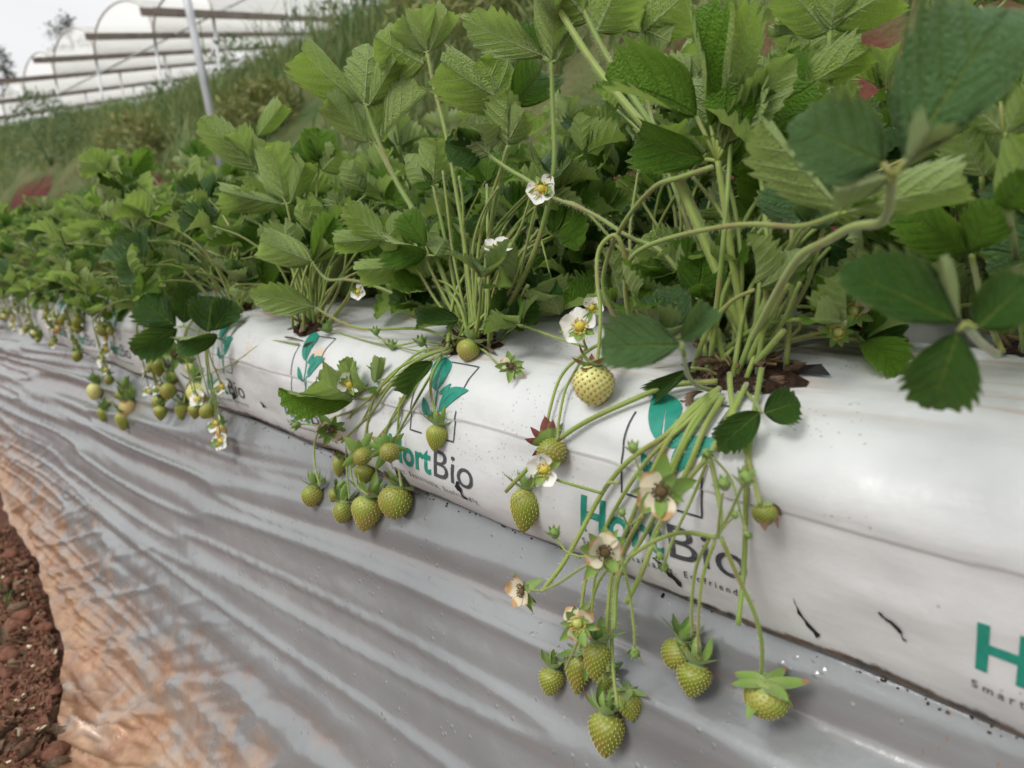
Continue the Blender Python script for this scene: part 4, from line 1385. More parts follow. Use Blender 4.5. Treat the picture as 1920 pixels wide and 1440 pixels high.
    def hairs(s):
        """the fine pale hairs standing out from the stalks"""
        rg = s.rg
        V, F = [], []
        for P, r in s.hp:
            for a, b in zip(P, P[1:]):
                n = max(1, int((b - a).length / .00032))
                t = (b - a).normalized()
                for _ in range(n):
                    d = t.orthogonal().normalized(); d = Quaternion(t, rg.uniform(0, 6.3)) @ d
                    p = a.lerp(b, rg.random()) + d * r * .7
                    e = p + (d + t * rg.gauss(.2, .35)) * rg.uniform(.0012, .0036)
                    w = t * .00006
                    i = len(V); V += [p - w, p + w, e]; F.append((i, i + 1, i + 2))
        o = link('hairs', mesh('stalk_hairs', V, F, m_hair, smooth=False), s.o)
        o['kind'] = 'stuff'
    def crown(s, n=14, r=.022, dry=True):
        rg = s.rg
        m = MB_()
        for i in range(n):
            a = rg.uniform(0, 2 * PI)
            o_ = Vector((math.cos(a), math.sin(a) * 1.3, 0))
            m.add(*tube([Vector((o_.x * r * .3, o_.y * r * .3, -.008)), o_ * r * .6 + Vector((0, 0, .008)), o_ * r * rg.uniform(.8, 1.3) + Vector((0, 0, rg.uniform(.004, .02)))], .0022, .0009, 6))
        link('crown', m.mesh('crown', m_crown), s.o)
        if dry:
            for i in range(7):
                a = rg.uniform(0, 2 * PI)
                y = Vector((math.cos(a), math.sin(a) * 1.3, rg.uniform(-.1, .5))).normalized()
                B = Vector((math.cos(a) * r * .5, math.sin(a) * r * .6, .005))
                s.dry_leaf(B, y, rg.uniform(.014, .026), rg.uniform(.008, .014))
        # stubs of cut stalks and short new leaves
    def dry_leaf(s, B, y, L, w):
        rg = s.rg
        n = Vector((rg.gauss(0, .6), rg.gauss(0, .6), 1)); n = (n - y * n.dot(y)).normalized(); x = y.cross(n)
        link('dry_leaf', rg.choice(DRYM), s.o, frame(B, x, y, n, w, L, w))
cam_fwd = Vector((cF.dot(bX), cF.dot(bY), cF.dot(bZ)))
DRYM = []
for i in range(5):
    f_, c_, b_ = [(.5, 3.5, 1.2), (.9, 2.5, -1.4), (.2, -3.5, 1.0), (.8, 4.5, .6), (.3, 2.8, 2.0)][i]
    V, F, uv = leaflet_geo(500 + i, 6, 3, 9, f_, c_, b_, 1.6)
    DRYM.append(mesh('dry_leaf', V, F, m_dry if i % 2 else m_dry_pale, uv))
_far = {}
def far_leaf(i, mk):
    if (i, mk) not in _far:
        rg = random.Random(900 + i)
        m = MB_()
        cup_ = rg.uniform(.2, 1.0)
        for k in (-1, 0, 1):
            f_, c_, b_ = SHAPES[rg.choice(['fold', 'cup', 'bowl', 'flat', 'shell', 'droop'])]
            V, F, uv = leaflet_geo(700 + i * 3 + k, 7, 2, 7, f_, c_, b_, 1.2)
            M_ = Matrix.Rotation(-k * rg.uniform(1.1, 1.5), 4, 'Z') @ Matrix.Rotation(cup_ * rg.uniform(.7, 1.2), 4, 'X') @ Matrix.Diagonal((rg.uniform(.75, .95), 1, .9, 1))
            m.add([M_ @ Vector(v) for v in V], F, uv)
        _far[(i, mk)] = m.mesh('leaf', LEAFM[mk])
    return _far[(i, mk)]
# ------------------------------------------------------------------ the plants one can tell apart
def crown_at(px, py, v):
    p = at(px, py, v); p.z = float(np.interp(v, [.38, .44, .5, .56], [-.136, -.121, -.113, -.114]))
    return p
A = Plant(crown_at(1385, 690, .437), 'large strawberry plant with dry brown crown leaves and long trusses over the biggest complete logo')
B = Plant(crown_at(880, 640, .425), 'strawberry plant left of the pale speckled berry, with a dense green fruit cluster below it')
C = Plant(crown_at(585, 622, .41), 'third front strawberry plant from the right, its crown above the brown stained logo')
D = Plant(Vector((.425, 1.10, -.126)), 'strawberry plant with flat dark leaves lying low over the bag edge at left')
Rr = Plant(Vector((.555, .105, -.114)), 'strawberry plant at the right edge, one dark leaflet hanging over the white bag')

# plant A: leaves
A.hero(.44, [(1400, 640), (1375, 500), (1358, 380), (1346, 302)], [
    (1306, 218, 1140, 108, 92, 'U', 'fold', 25), (1333, 235, 1335, -10, 80, 'U', 'fold', 25), (1345, 262, 1402, -8, 62, 'L', 'fold', -15), (1350, 275, 1492, 103, 84, 'L', 'roll', 0, .0),
    (1322, 298, 1178, 262, 92, 'U', 'shell', -15), (1356, 280, 1420, 120, 60, 'L', 'fold', 20)], 'm', .0024, label='tall leaf standing upright above the crown, folded leaflets')
A.hero(.30, [(1405, 650), (1450, 560), (1500, 480), (1545, 455), (1600, 425), (1652, 418), (1668, 385), (1672, 330)], [
    (1700, 300, 1885, -25, 235, 'U', 'flat', -15, .01), (1655, 305, 1492, 222, 165, 'U', 'flat', 10, -.01), (1668, 330, 1545, 365, 70, 'L', 'fold', 0), (1690, 318, 1768, 215, 90, 'L', 'tight', 0)], 'b', .0022,
    label='big blurred glaucous leaf nearest the viewer')
A.hero(.37, [(1190, 640), (1172, 540), (1190, 475), (1280, 440), (1400, 420), (1500, 425), (1575, 400)], [
    (1580, 396, 1418, 240, 92, 'L', 'tight', 20), (1588, 398, 1818, 332, 92, 'L', 'fold', 10), (1580, 380, 1640, 330, 70, 'U', 'fold', 0)], 'm', .0017, v0=.44, label='leaf on a long wavy stalk arching to the right')
A.hero(.28, [(1350, 735), (1310, 725), (1288, 700), (1282, 660)], [
    (1275, 648, 1124, 640, 118, 'U', 'flat', 15, .0), (1278, 640, 1338, 570, 52, 'U', 'fold', 0)], 'b', .0014, label='blurred rounded leaf in front of the crown')
A.hero(.43, [(1345, 690), (1320, 620), (1310, 560)], [
    (1308, 565, 1322, 468, 92, 'U', 'cup', 0), (1300, 560, 1238, 598, 48, 'L', 'fold', 0), (1312, 560, 1318, 520, 46, 'U', 'bowl', 0)], 'm', .0013)
A.hero(.44, [(1330, 690), (1290, 600), (1262, 525)], [
    (1270, 518, 1172, 510, 50, 'U', 'cup', -20), (1275, 512, 1240, 470, 45, 'L', 'fold', 0), (1275, 515, 1300, 462, 52, 'L', 'fold', 0)], 'm', .0013)
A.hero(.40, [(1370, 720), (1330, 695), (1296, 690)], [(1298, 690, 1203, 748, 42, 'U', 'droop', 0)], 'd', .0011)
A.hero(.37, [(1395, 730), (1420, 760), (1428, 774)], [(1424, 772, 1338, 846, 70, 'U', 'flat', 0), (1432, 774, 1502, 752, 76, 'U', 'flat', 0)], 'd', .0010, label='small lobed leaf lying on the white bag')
A.hero(.42, [(1410, 650), (1440, 560), (1470, 480), (1505, 425)], [(1508, 425, 1470, 318, 138, 'U', 'flat', 0), (1512, 420, 1560, 350, 80, 'U', 'fold', 0)], 'b', .0016)
A.hero(.46, [(1400, 640), (1250, 290), (1215, 245), (1120, 130), (1050, 20), (1030, -20)], [(1035, -12, 1010, -80, 80, 'L', 'fold', 0), (1040, -8, 1110, -60, 80, 'L', 'fold', 0)], 'm', .0030, label='thick double stalk leaning to the upper left')
A.hero(.47, [(1405, 640), (1270, 320), (1230, 250), (1140, 110), (1085, 0)], [(1118, 62, 1165, -40, 135, 'L', 'fold', 0, .01), (1105, 40, 1040, -40, 90, 'L', 'fold', 0)], 'm', .0026)
A.hero(.50, [(1420, 640), (1445, 420), (1460, 250), (1470, 195)], [(1470, 190, 1625, 85, 80, 'L', 'fold', 10), (1470, 190, 1400, 120, 70, 'L', 'cup', 0), (1475, 185, 1480, 95, 70, 'U', 'fold', 0)], 'm', .0018)
A.hero(.52, [(1440, 630), (1500, 420), (1545, 250), (1556, 120)], [(1557, 50, 1690, -30, 100, 'L', 'fold', 0), (1553, 60, 1480, -20, 95, 'L', 'fold', 0), (1556, 60, 1580, -60, 90, 'L', 'cup', 0)], 'm', .0018)
A.hero(.55, [(1390, 640), (1290, 420), (1215, 200), (1202, 60)], [(1205, 60, 1290, -15, 130, 'L', 'fold', 0), (1200, 60, 1180, 20, 60, 'L', 'fold', 0), (1205, 55, 1260, 80, 90, 'L', 'flat', 0)], 'm', .0018)
# runner looping over plant A
A.stalk([(1335, 314), (1270, 335), (1225, 352), (1165, 425), (1130, 520), (1150, 590), (1190, 650)], .40, .44, .0019, name='runner')
A.stalk([(1360, 640), (1250, 480), (1180, 445), (1110, 400), (1040, 372), (1018, 362)], .44, .42, .0017, name='runner')
A.stalk([(1260, 640), (1190, 480), (1165, 470), (1130, 430), (1085, 385), (1040, 375)], .46, .43, .0013, name='runner')
# upright petioles seen between the leaves
for pts, v in (([(1421, 660), (1470, 520), (1490, 440), (1500, 380)], .45), ([(1415, 665), (1500, 560), (1530, 480), (1545, 420)], .43), ([(1400, 660), (1385, 520), (1365, 420), (1290, 320)], .47), ([(1380, 660), (1360, 500), (1310, 430), (1270, 330)], .48),
               ([(1350, 680), (1300, 560), (1280, 450), (1270, 300)], .50), ([(1430, 660), (1470, 600), (1500, 530)], .42), ([(1335, 660), (1230, 560), (1180, 470), (1200, 300)], .50)):
    A.stalk(pts, .44, v, .0016, .0012, name='petiole')
for pts in ([(1402, 680), (1440, 600), (1478, 530)], [(1410, 690), (1470, 620)], [(1360, 680), (1340, 620), (1320, 570)], [(1180, 600), (1200, 640)]):
    A.stalk(pts, .43, .42, .0022, .0020, name='cut_stalk')
# plant A: trusses
A.stalk([(1345, 715), (1260, 722), (1190, 748), (1090, 795), (1020, 848), (948, 922)], .42, .335, .0021, .0017, name='cut_stalk')
A.stalk([(1350, 728), (1300, 762), (1250, 815), (1185, 858), (1130, 922), (1062, 1048), (1016, 1108)], .42, .315, .0021, .0016)
A.stalk([(1016, 1108), (1048, 1093), (1085, 1068), (1110, 1055)], .315, .30, .0011)
A.stalk([(1016, 1108), (992, 1106)], .315, .31, .0010)
A.stalk([(1340, 735), (1270, 800), (1225, 880), (1185, 970), (1150, 1060), (1138, 1170), (1140, 1260)], .42, .325, .0020, .0013)
A.stalk([(1350, 740), (1300, 790), (1262, 870), (1205, 965), (1165, 1045), (1148, 1140), (1148, 1240), (1158, 1325)], .42, .318, .0022, .0013)
A.stalk([(1355, 745), (1322, 800), (1290, 880), (1240, 975), (1205, 1070), (1173, 1132)], .42, .325, .0021, .0018, name='cut_stalk')
A.stalk([(1165, 1045), (1128, 1080), (1105, 1140), (1085, 1200), (1062, 1250)], .325, .318, .0012)
A.stalk([(1165, 1045), (1120, 1070), (1112, 1120), (1108, 1180)], .325, .32, .0011)
A.stalk([(1160, 1040), (1125, 1045), (1070, 1040), (1045, 1012)], .325, .33, .0010)
A.stalk([(1368, 700), (1374, 770), (1400, 850), (1425, 945)], .42, .345, .0019, .0013)
A.stalk([(1428, 690), (1412, 790), (1400, 890), (1396, 1050), (1384, 1172)], .42, .33, .0018, .0016, name='cut_stalk')
A.stalk([(1400, 720), (1360, 800), (1332, 850), (1290, 900), (1262, 950)], .42, .31, .0019, .0014)
A.stalk([(1330, 850), (1345, 920), (1352, 970), (1345, 1008)], .35, .325, .0016)
A.stalk([(1345, 1008), (1280, 998), (1225, 1015), (1180, 1045)], .325, .305, .0014)
A.stalk([(1330, 1010), (1306, 1060), (1297, 1130), (1298, 1192)], .325, .325, .0011)
A.stalk([(1340, 1015), (1318, 1080), (1310, 1150), (1309, 1222)], .325, .32, .0011)
A.stalk([(1352, 1008), (1385, 1085), (1415, 1150), (1429, 1210), (1427, 1262)], .325, .335, .0014, .0012)
A.stalk([(1345, 1005), (1370, 960), (1395, 905)], .325, .32, .0010)
A.stalk([(1345, 1005), (1350, 960), (1355, 925)], .325, .315, .0009)
A.stalk([(1130, 925), (1085, 912), (1040, 898), (1025, 885)], .34, .325, .0012)
A.stalk([(1160, 905), (1140, 906), (1130, 920)], .335, .34, .0012)
A.stalk([(1215, 920), (1200, 885), (1188, 850)], .31, .31, .0007)
A.stalk([(1470, 640), (1530, 625), (1575, 615)], .45, .47, .0013); A.stalk([(1470, 640), (1500, 615), (1500, 590), (1560, 600)], .45, .48, .0013)
for pts, v0_, v1_, r_ in (([(1385, 735), (1340, 830), (1300, 930), (1262, 1010), (1245, 1060)], .42, .32, .0011), ([(1340, 860), (1372, 900), (1388, 960), (1400, 1000)], .35, .32, .0008), ([(1205, 965), (1180, 985), (1168, 965)], .33, .32, .0008), ([(1240, 975), (1222, 1010), (1235, 1040)], .33, .315, .0008),
                         ([(1165, 1045), (1180, 1110), (1188, 1170), (1190, 1215)], .325, .318, .0010), ([(1345, 1008), (1360, 985), (1378, 968)], .325, .32, .0007), ([(1350, 728), (1290, 790), (1215, 860), (1150, 960), (1105, 1060), (1090, 1140), (1088, 1215)], .42, .318, .0016), ([(1345, 740), (1285, 830), (1240, 940), (1205, 1010), (1160, 1080), (1152, 1180)], .42, .32, .0017)):
    A.stalk(pts, v0_, v1_, r_)
A.bud(1378, 966, 26, .32); A.bud(1402, 1003, 24, .32, 60); A.bud(1166, 962, 28, .32); A.bud(1237, 1042, 26, .315, 80); A.bud(1246, 1062, 30, .32, 100); A.bud(1190, 1222, 36, .318, 100); A.bud(1325, 850, 34, .34, 60)
# plant A: fruit, flowers, buds
A.fruit(1033, 1279, 46, 54, 'young', 98, 'up', label='small green strawberry at the left of the lowest cluster')
A.fruit(1085, 1262, 54, 84, 'long', 95, 'droop', label='elongated green strawberry with dark achenes')
A.fruit(1136, 1276, 38, 46, 'younground', 100, 'up', tilt=.3)
A.fruit(1118, 1240, 50, 74, 'young', 96, 'up', v=.325)
A.fruit(1181, 1322, 48, 62, 'young', 80, 'droop')
A.fruit(1136, 1378, 64, 86, 'young', 92, 'up', label='largest green strawberry at the very bottom of the truss', csc=.95)
A.fruit(1268, 1227, 54, 58, 'younground', 110, 'up')
A.fruit(1300, 1276, 62, 64, 'young', 100, 'up')
A.fruit(1436, 1312, 80, 74, 'round', 88, 'droop', tilt=.42, csc=.88, label='broad green strawberry under a large pale spreading calyx')
A.fruit(1434, 964, 46, 44, 'younground', 82, 'dry', v=.35, csc=1.25, label='young strawberry under a withered brown calyx')
A.flower(1240, 920, 88, .30, 'o', (-.1, .3, 1), 5, 'large blurred withered flower with dark centre', missing=(2, 3))
A.flower(1133, 1035, 74, .30, 'o', (.25, .1, 1), 5, 'withered flower with browned petals', missing=(3,))
A.flower(981, 1108, 58, .315, 'o', (-.9, .1, .5), 5, 'faded flower seen from the side', missing=(1,))
A.flower(1082, 1168, 62, .31, 'g', (.2, .2, 1), 5, 'dropping flower with green young berry and two petals left', missing=(1, 3))
A.flower(1022, 880, 62, .325, 'w', (-.3, .2, 1), 5, 'half open white flower in front of the speckled berries', missing=(2, 4))
A.bud(1040, 1000, 38, .33, -100); A.bud(1187, 840, 38, .30, -90); A.bud(1358, 908, 46, .315, -110); A.bud(1398, 898, 56, .315, -80)
A.flower(1600, 585, 60, .48, 'g', (0, -.3, 1), 5, missing=(0, 1, 2, 3)); A.flower(1572, 622, 55, .46, 'g', (-.3, .1, .8), 5, missing=(0, 1, 3, 4))
# the pale berry hangs from a stalk of plant A that loops over from the left
p = A.fruit(1113, 722, 78, 80, 'pale', 92, 'brownup', v=.385, csc=.82, label='large pale strawberry with red seeds and brown tipped calyx')
A.stalk([(1200, 600), (1165, 455), (1140, 447), (1121, 475), (1120, 530), (1126, 580), (1124, 640), (1119, 684)], .44, .385, .0019, .0013)
A.fruit(1036, 850, 56, 52, 'younground', 70, 'brownup', tilt=-.75, csc=1.0)
A.fruit(985, 958, 62, 84, 'conic', 96, 'up', csc=.9, label='green strawberry lying against the lower edge of the white bag')
A.stalk([(1190, 650), (1140, 640), (1100, 660), (1055, 700), (1033, 760), (1015, 850), (998, 915)], .42, .35, .0014)
A.stalk([(1100, 650), (1082, 690), (1060, 730), (1048, 790), (1045, 825)], .42, .355, .0012)
A.flower(1088, 612, 68, .40, 'w', (-.25, -.1, 1), 5, 'white flower with one torn petal above the pale berry', missing=(0,)); A.flower(1110, 577, 40, .41, 'w', (.2, -.2, 1), 5, missing=(1, 2))
A.stalk([(1100, 655), (1095, 640), (1090, 620)], .415, .41, .0011); A.stalk([(1096, 650), (1040, 632), (985, 612), (962, 606)], .415, .41, .0011)
A.bud(957, 608, 40, .41, 175)
# plant A: crown
def crown_litter(P, seed, spots, big=1.0):
    for (x, y, x2, y2, w) in spots:
        B0 = onbed(x, y, .006) - P.base; T0 = onbed(x2, y2, .016) - P.base
        yv = T0 - B0; L = yv.length
        P.dry_leaf(B0, yv.normalized(), L * .95, w / FPX * .36)
A.crown(16, .022)
crown_litter(A, 1, ((1460, 702, 1545, 692, 40), (1440, 690, 1525, 668, 34), (1320, 735, 1268, 742, 44), (1410, 715, 1490, 702, 30), (1370, 690, 1330, 665, 36), (1425, 660, 1470, 655, 30)))
V = [tuple(onbed(x, y, .004 + h) - A.base) for x, y, h in ((1500, 700, 0), (1558, 704, .001), (1540, 682, .012), (1505, 684, .004))]
fl = link('torn_flap', mesh('torn_flap', V, [(0, 1, 2, 3)], m_black, smooth=False), bag1, Matrix.Translation(A.base - base1))

# plant B
B.hero(.42, [(870, 620), (800, 440), (740, 335), (700, 240), (686, 196)], [(670, 190, 550, 98, 82, 'L', 'fold', 10, 0), (683, 196, 692, 78, 92, 'L', 'bowl', 0, 0), (692, 198, 748, 104, 58, 'L', 'fold', 0)], 'm', .0022, label='tall upright leaf of three folded leaflets against the bank')
B.hero(.425, [(735, 330), (715, 290), (702, 268)], [(690, 268, 610, 178, 64, 'L', 'fold', 0, 0), (702, 268, 706, 190, 42, 'L', 'fold', 0), (716, 262, 800, 158, 62, 'L', 'tight', 30)], 'm', .0012, v0=.425)
B.hero(.45, [(890, 620), (870, 450), (838, 260), (815, 170), (801, 98)], [(801, 96, 790, 2, 66, 'L', 'fold', 0), (795, 98, 746, 44, 46, 'L', 'fold', 0), (806, 96, 848, 2, 50, 'L', 'fold', 0), (795, 120, 718, 78, 100, 'L', 'shell', 0, .02)], 'm', .0018, label='highest leaf of the plant reaching the top edge')
B.hero(.47, [(930, 620), (1000, 480), (1038, 330), (1036, 200), (1034, 118)], [(1020, 106, 862, 42, 84, 'L', 'roll', 10), (1012, 108, 985, 30, 44, 'U', 'fold', 0), (1034, 112, 1040, -20, 80, 'L', 'fold', 0), (1044, 114, 1082, 40, 46, 'L', 'fold', 0)], 'm', .0022, label='tall leaf with a broad pale leaflet stretched to the left')
B.hero(.46, [(900, 610), (920, 420), (945, 300), (958, 205)], [(962, 198, 820, 128, 96, 'L', 'fold', 10), (968, 200, 1030, 110, 96, 'U', 'fold', 0), (960, 205, 900, 110, 90, 'L', 'cup', 0)], 'm', .0018)
B.hero(.43, [(1018, 358), (985, 335), (955, 318), (918, 292)], [(918, 290, 868, 246, 84, 'L', 'shell', 0), (905, 285, 835, 270, 70, 'U', 'cup', 0), (912, 285, 905, 230, 70, 'L', 'cup', 0)], 'd', .0016, v0=.42)
B.hero(.44, [(890, 610), (900, 440), (935, 330), (952, 272)], [(952, 272, 948, 170, 78, 'L', 'tight', 10), (950, 270, 985, 205, 60, 'L', 'fold', 0)], 'm', .0015)
B.hero(.435, [(868, 620), (835, 450), (812, 350)], [(812, 346, 818, 262, 66, 'L', 'fold', 0), (805, 345, 752, 280, 60, 'L', 'fold', 0), (812, 350, 780, 330, 40, 'U', 'fold', 0)], 'm', .0015)
B.hero(.41, [(870, 625), (835, 560), (800, 490), (805, 478)], [(800, 475, 708, 462, 60, 'U', 'fold', -25), (798, 462, 755, 398, 60, 'U', 'tight', 0), (815, 480, 842, 438, 56, 'L', 'bowl', 0)], 'm', .0014, label='bright fresh leaf in the middle of the plant')
B.hero(.405, [(868, 630), (815, 560), (785, 510), (765, 497)], [(765, 496, 666, 512, 54, 'L', 'fold', 10), (765, 496, 730, 450, 44, 'L', 'fold', 0)], 'm', .0013)
B.hero(.385, [(850, 612), (790, 575), (705, 537), (650, 524), (612, 524), (587, 492)], [(586, 490, 485, 452, 64, 'L', 'fold', 0, 0), (587, 490, 628, 404, 58, 'U', 'tight', 0), (590, 492, 620, 450, 40, 'L', 'fold', 0)], 'm', .0016, label='leaf on a long kinked stalk stretching left')
B.hero(.385, [(852, 640), (790, 616), (690, 618), (640, 604), (592, 577)], [(590, 576, 466, 548, 62, 'L', 'roll', 0, 0)], 'm', .0014, label='single greyish leaflet with brown blotches')
B.hero(.46, [(900, 620), (960, 500), (1010, 430)], [(1050, 590, 1020, 520, 110, 'L', 'flat', 0)], 'd', .0014)
B.hero(.36, [(840, 650), (760, 690), (710, 740), (665, 748)], [(662, 750, 522, 742, 52, 'U', 'tight', -30), (660, 748, 575, 702, 78, 'L', 'fold', 0), (664, 746, 648, 672, 42, 'L', 'tight', 0), (668, 742, 700, 700, 70, 'L', 'fold', 20)], 'm', .0013, label='scalloped leaf hanging in front of the brown stained logo')
B.hero(.37, [(840, 650), (815, 675)], [(812, 678, 742, 742, 46, 'U', 'fold', 20)], 'd', .0011); B.hero(.375, [(760, 700), (705, 715)], [(702, 718, 712, 668, 26, 'L', 'fold', 0)], 'm', .0009)
B.hero(.42, [(880, 620), (865, 600)], [(860, 600, 775, 600, 40, 'U', 'fold', 20)], 'd', .0011); B.hero(.42, [(890, 620), (950, 610)], [(935, 610, 955, 555, 60, 'U', 'fold', 0), (960, 612, 1000, 560, 60, 'U', 'flat', 0)], 'd', .0011)
for pts, v in (([(880, 625), (850, 480), (838, 380), (830, 320)], .43), ([(885, 625), (870, 470), (868, 380), (860, 330)], .44), ([(895, 625), (885, 480), (905, 400), (935, 350)], .43), ([(905, 625), (940, 500), (975, 430), (985, 400), (1000, 350)], .43),
               ([(910, 620), (915, 480), (930, 380)], .45), ([(900, 620), (960, 540), (1005, 400)], .44), ([(860, 620), (800, 500), (760, 420)], .44)):
    B.stalk(pts, .425, v, .0014, .0011, name='petiole')
for pts in ([(905, 580), (898, 520)], [(920, 600), (912, 540)], [(960, 590), (990, 535)], [(925, 590), (930, 550)]): B.stalk(pts, .43, .43, .002, .0019, name='cut_stalk')
for pts, v, r in (([(850, 650), (790, 668), (735, 700), (702, 745), (688, 800), (678, 850)], .345, .0016), ([(845, 652), (780, 676), (730, 725), (700, 770), (660, 810), (640, 830)], .345, .0016), ([(850, 655), (800, 680), (762, 735), (720, 815), (712, 850)], .345, .0016),
                  ([(845, 650), (785, 660), (720, 720), (672, 765), (620, 785), (592, 820), (590, 870), (600, 912)], .345, .0014), ([(660, 770), (649, 840), (652, 900), (655, 935)], .34, .0012), ([(700, 750), (662, 830), (660, 900), (690, 928)], .34, .0012),
                  ([(750, 745), (745, 820), (748, 880), (752, 912)], .345, .0013), ([(830, 665), (808, 710), (812, 760), (828, 792)], .365, .0014), ([(860, 645), (905, 655), (930, 680), (950, 690)], .40, .0011), ([(850, 650), (790, 640), (740, 648), (705, 628)], .40, .0012),
                  ([(800, 660), (765, 655), (735, 645)], .40, .0009), ([(740, 650), (690, 640), (640, 625), (615, 615)], .40, .0010), ([(690, 720), (670, 740), (655, 735)], .36, .0009), ([(672, 765), (630, 800), (575, 795), (557, 797)], .345, .0010),
                  ([(790, 690), (740, 780), (700, 830)], .35, .0013), ([(815, 690), (770, 770), (735, 830)], .35, .0013), ([(805, 660), (797, 645), (790, 640)], .40, .0009)):
    B.stalk(pts, .42, v, r)
B.fruit(585, 930, 38, 42, 'younground', 100, 'up'); B.fruit(643, 960, 38, 44, 'younground', 95, 'up'); B.fruit(687, 964, 58, 68, 'conic', 100, 'up', label='green strawberry beside the widest one of the cluster'); B.fruit(741, 941, 64, 66, 'round', 98, 'brownup', label='widest strawberry of the left cluster with dried calyx tips')
B.fruit(627, 930, 26, 26, 'young', 120, 'up'); B.fruit(636, 876, 25, 40, 'young', 92, 'brownup'); B.fruit(684, 890, 40, 36, 'young', 95, 'up')
B.fruit(680, 857, 34, 30, 'younground', 60, 'flat', v=.335, tilt=-1.0, csc=1.25, label='young berry facing the viewer in a star of sepals'); B.fruit(731, 849, 36, 32, 'younground', 60, 'flat', v=.335, tilt=-1.0, csc=1.2)
B.fruit(818, 822, 42, 50, 'conic', 100, 'up', csc=1.1, label='pointed strawberry hanging over the printed logo'); B.fruit(877, 657, 44, 42, 'round', 110, 'flat', label='green strawberry lying on top of the bag at the crown')
B.flower(1016, 354, 58, .42, 'w', (-.35, -.15, 1), 5, 'white flower high up between the stalks', missing=(4,)); B.flower(933, 467, 52, .42, 'w', (.05, -.75, .6), 5, 'open white flower beside the upright stalks')
B.flower(655, 722, 44, .355, 'w', (0, -.3, 1), 5, 'small white flower on the scalloped leaf', missing=(1,)); B.flower(672, 547, 30, .40, 'w', (-.4, 0, .8), 5, missing=(2,)); B.flower(958, 687, 42, .40, 'o', (.2, .1, 1), 5, 'withered flower star lying on the white bag', missing=(0, 2, 3))
B.flower(622, 806, 50, .345, 'o', (.1, .1, 1), 5, missing=(0, 1, 3)); B.bud(705, 622, 26, .40); B.bud(735, 648, 30, .40); B.bud(790, 641, 34, .40); B.bud(614, 615, 36, .40, -130); B.bud(556, 797, 30, .345, 170); B.bud(700, 690, 26, .37, -90); B.bud(625, 760, 32, .35, -120)
B.stalk([(935, 600), (940, 530), (935, 478)], .43, .42, .0011); B.stalk([(960, 600), (985, 470), (1008, 375)], .44, .42, .0012)
B.crown(14, .02); crown_litter(B, 2, ((900, 640, 935, 660, 26), (880, 640, 900, 600, 24), (905, 650, 960, 640, 22)))

# plant C and D
C.hero(.42, [(580, 610), (570, 520), (550, 440), (537, 382)], [(532, 374, 512, 266, 74, 'L', 'fold', 0, 0), (528, 382, 404, 366, 52, 'L', 'fold', 10, 0), (545, 380, 578, 292, 50, 'L', 'fold', 0)], 'm', .0016, label='leaf spreading three pale leaflets above the crown')
C.hero(.46, [(580, 600), (530, 430), (490, 340), (478, 322)], [(485, 322, 374, 222, 66, 'L', 'fold', 0, 0), (480, 316, 438, 234, 60, 'L', 'fold', 0), (490, 318, 500, 255, 50, 'L', 'fold', 0), (482, 256, 532, 192, 40, 'L', 'fold', 0)], 'm', .0016)
C.hero(.45, [(585, 600), (590, 420), (598, 310)], [(600, 305, 596, 236, 66, 'U', 'cup', 0), (604, 320, 640, 280, 60, 'L', 'fold', 0), (592, 310, 560, 270, 50, 'U', 'fold', 0)], 'm', .0015)
C.hero(.42, [(585, 605), (650, 500), (690, 450), (720, 440)], [(725, 452, 650, 390, 60, 'L', 'flat', 0), (718, 448, 628, 455, 46, 'L', 'fold', 0), (725, 448, 760, 400, 40, 'L', 'fold', 0)], 'm', .0013)
C.hero(.40, [(570, 610), (520, 560), (500, 540)], [(500, 540, 430, 500, 60, 'L', 'roll', 0), (500, 545, 420, 545, 50, 'L', 'fold', 0), (505, 540, 500, 480, 44, 'U', 'fold', 0)], 'm', .0013)
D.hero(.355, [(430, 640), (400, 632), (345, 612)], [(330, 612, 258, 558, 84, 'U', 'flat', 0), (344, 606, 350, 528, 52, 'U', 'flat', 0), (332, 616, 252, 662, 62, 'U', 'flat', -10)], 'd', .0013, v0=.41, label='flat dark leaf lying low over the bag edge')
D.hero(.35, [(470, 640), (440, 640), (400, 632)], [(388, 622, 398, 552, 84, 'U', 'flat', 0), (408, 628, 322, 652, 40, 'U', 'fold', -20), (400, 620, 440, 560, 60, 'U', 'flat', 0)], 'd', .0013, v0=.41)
D.hero(.44, [(430, 600), (300, 460), (240, 422)], [(238, 420, 252, 306, 72, 'L', 'cup', 0, 0), (236, 424, 104, 444, 44, 'L', 'roll', 0, 0), (240, 425, 205, 370, 56, 'L', 'flat', 0)], 'm', .0015, label='large pale leaf reaching far left over the row')
D.hero(.42, [(440, 610), (360, 520), (310, 495)], [(305, 495, 240, 500, 40, 'L', 'fold', 0), (310, 490, 330, 430, 60, 'L', 'fold', 0)], 'm', .0013)
for pts, v in (([(560, 645), (500, 640), (440, 680), (390, 702), (368, 708)], .35), ([(380, 690), (352, 720), (345, 755)], .345)): C.stalk(pts, .40, v, .0012)
C.fruit(372, 738, 42, 46, 'palegreen', 92, 'up', label='round pale green strawberry left of the farthest readable logo'); C.fruit(342, 771, 27, 34, 'young', 100, 'up'); C.fruit(322, 712, 24, 30, 'young', 92, 'up'); C.flower(330, 664, 44, .36, 'o', (0, 0, 1), 5, missing=(0, 1, 2, 3, 4)); C.fruit(357, 691, 20, 22, 'palegreen', 90, 'up')
C.crown(14, .02); crown_litter(C, 3, ((570, 640, 530, 630, 20), (590, 640, 560, 650, 22))); D.crown(10, .025)
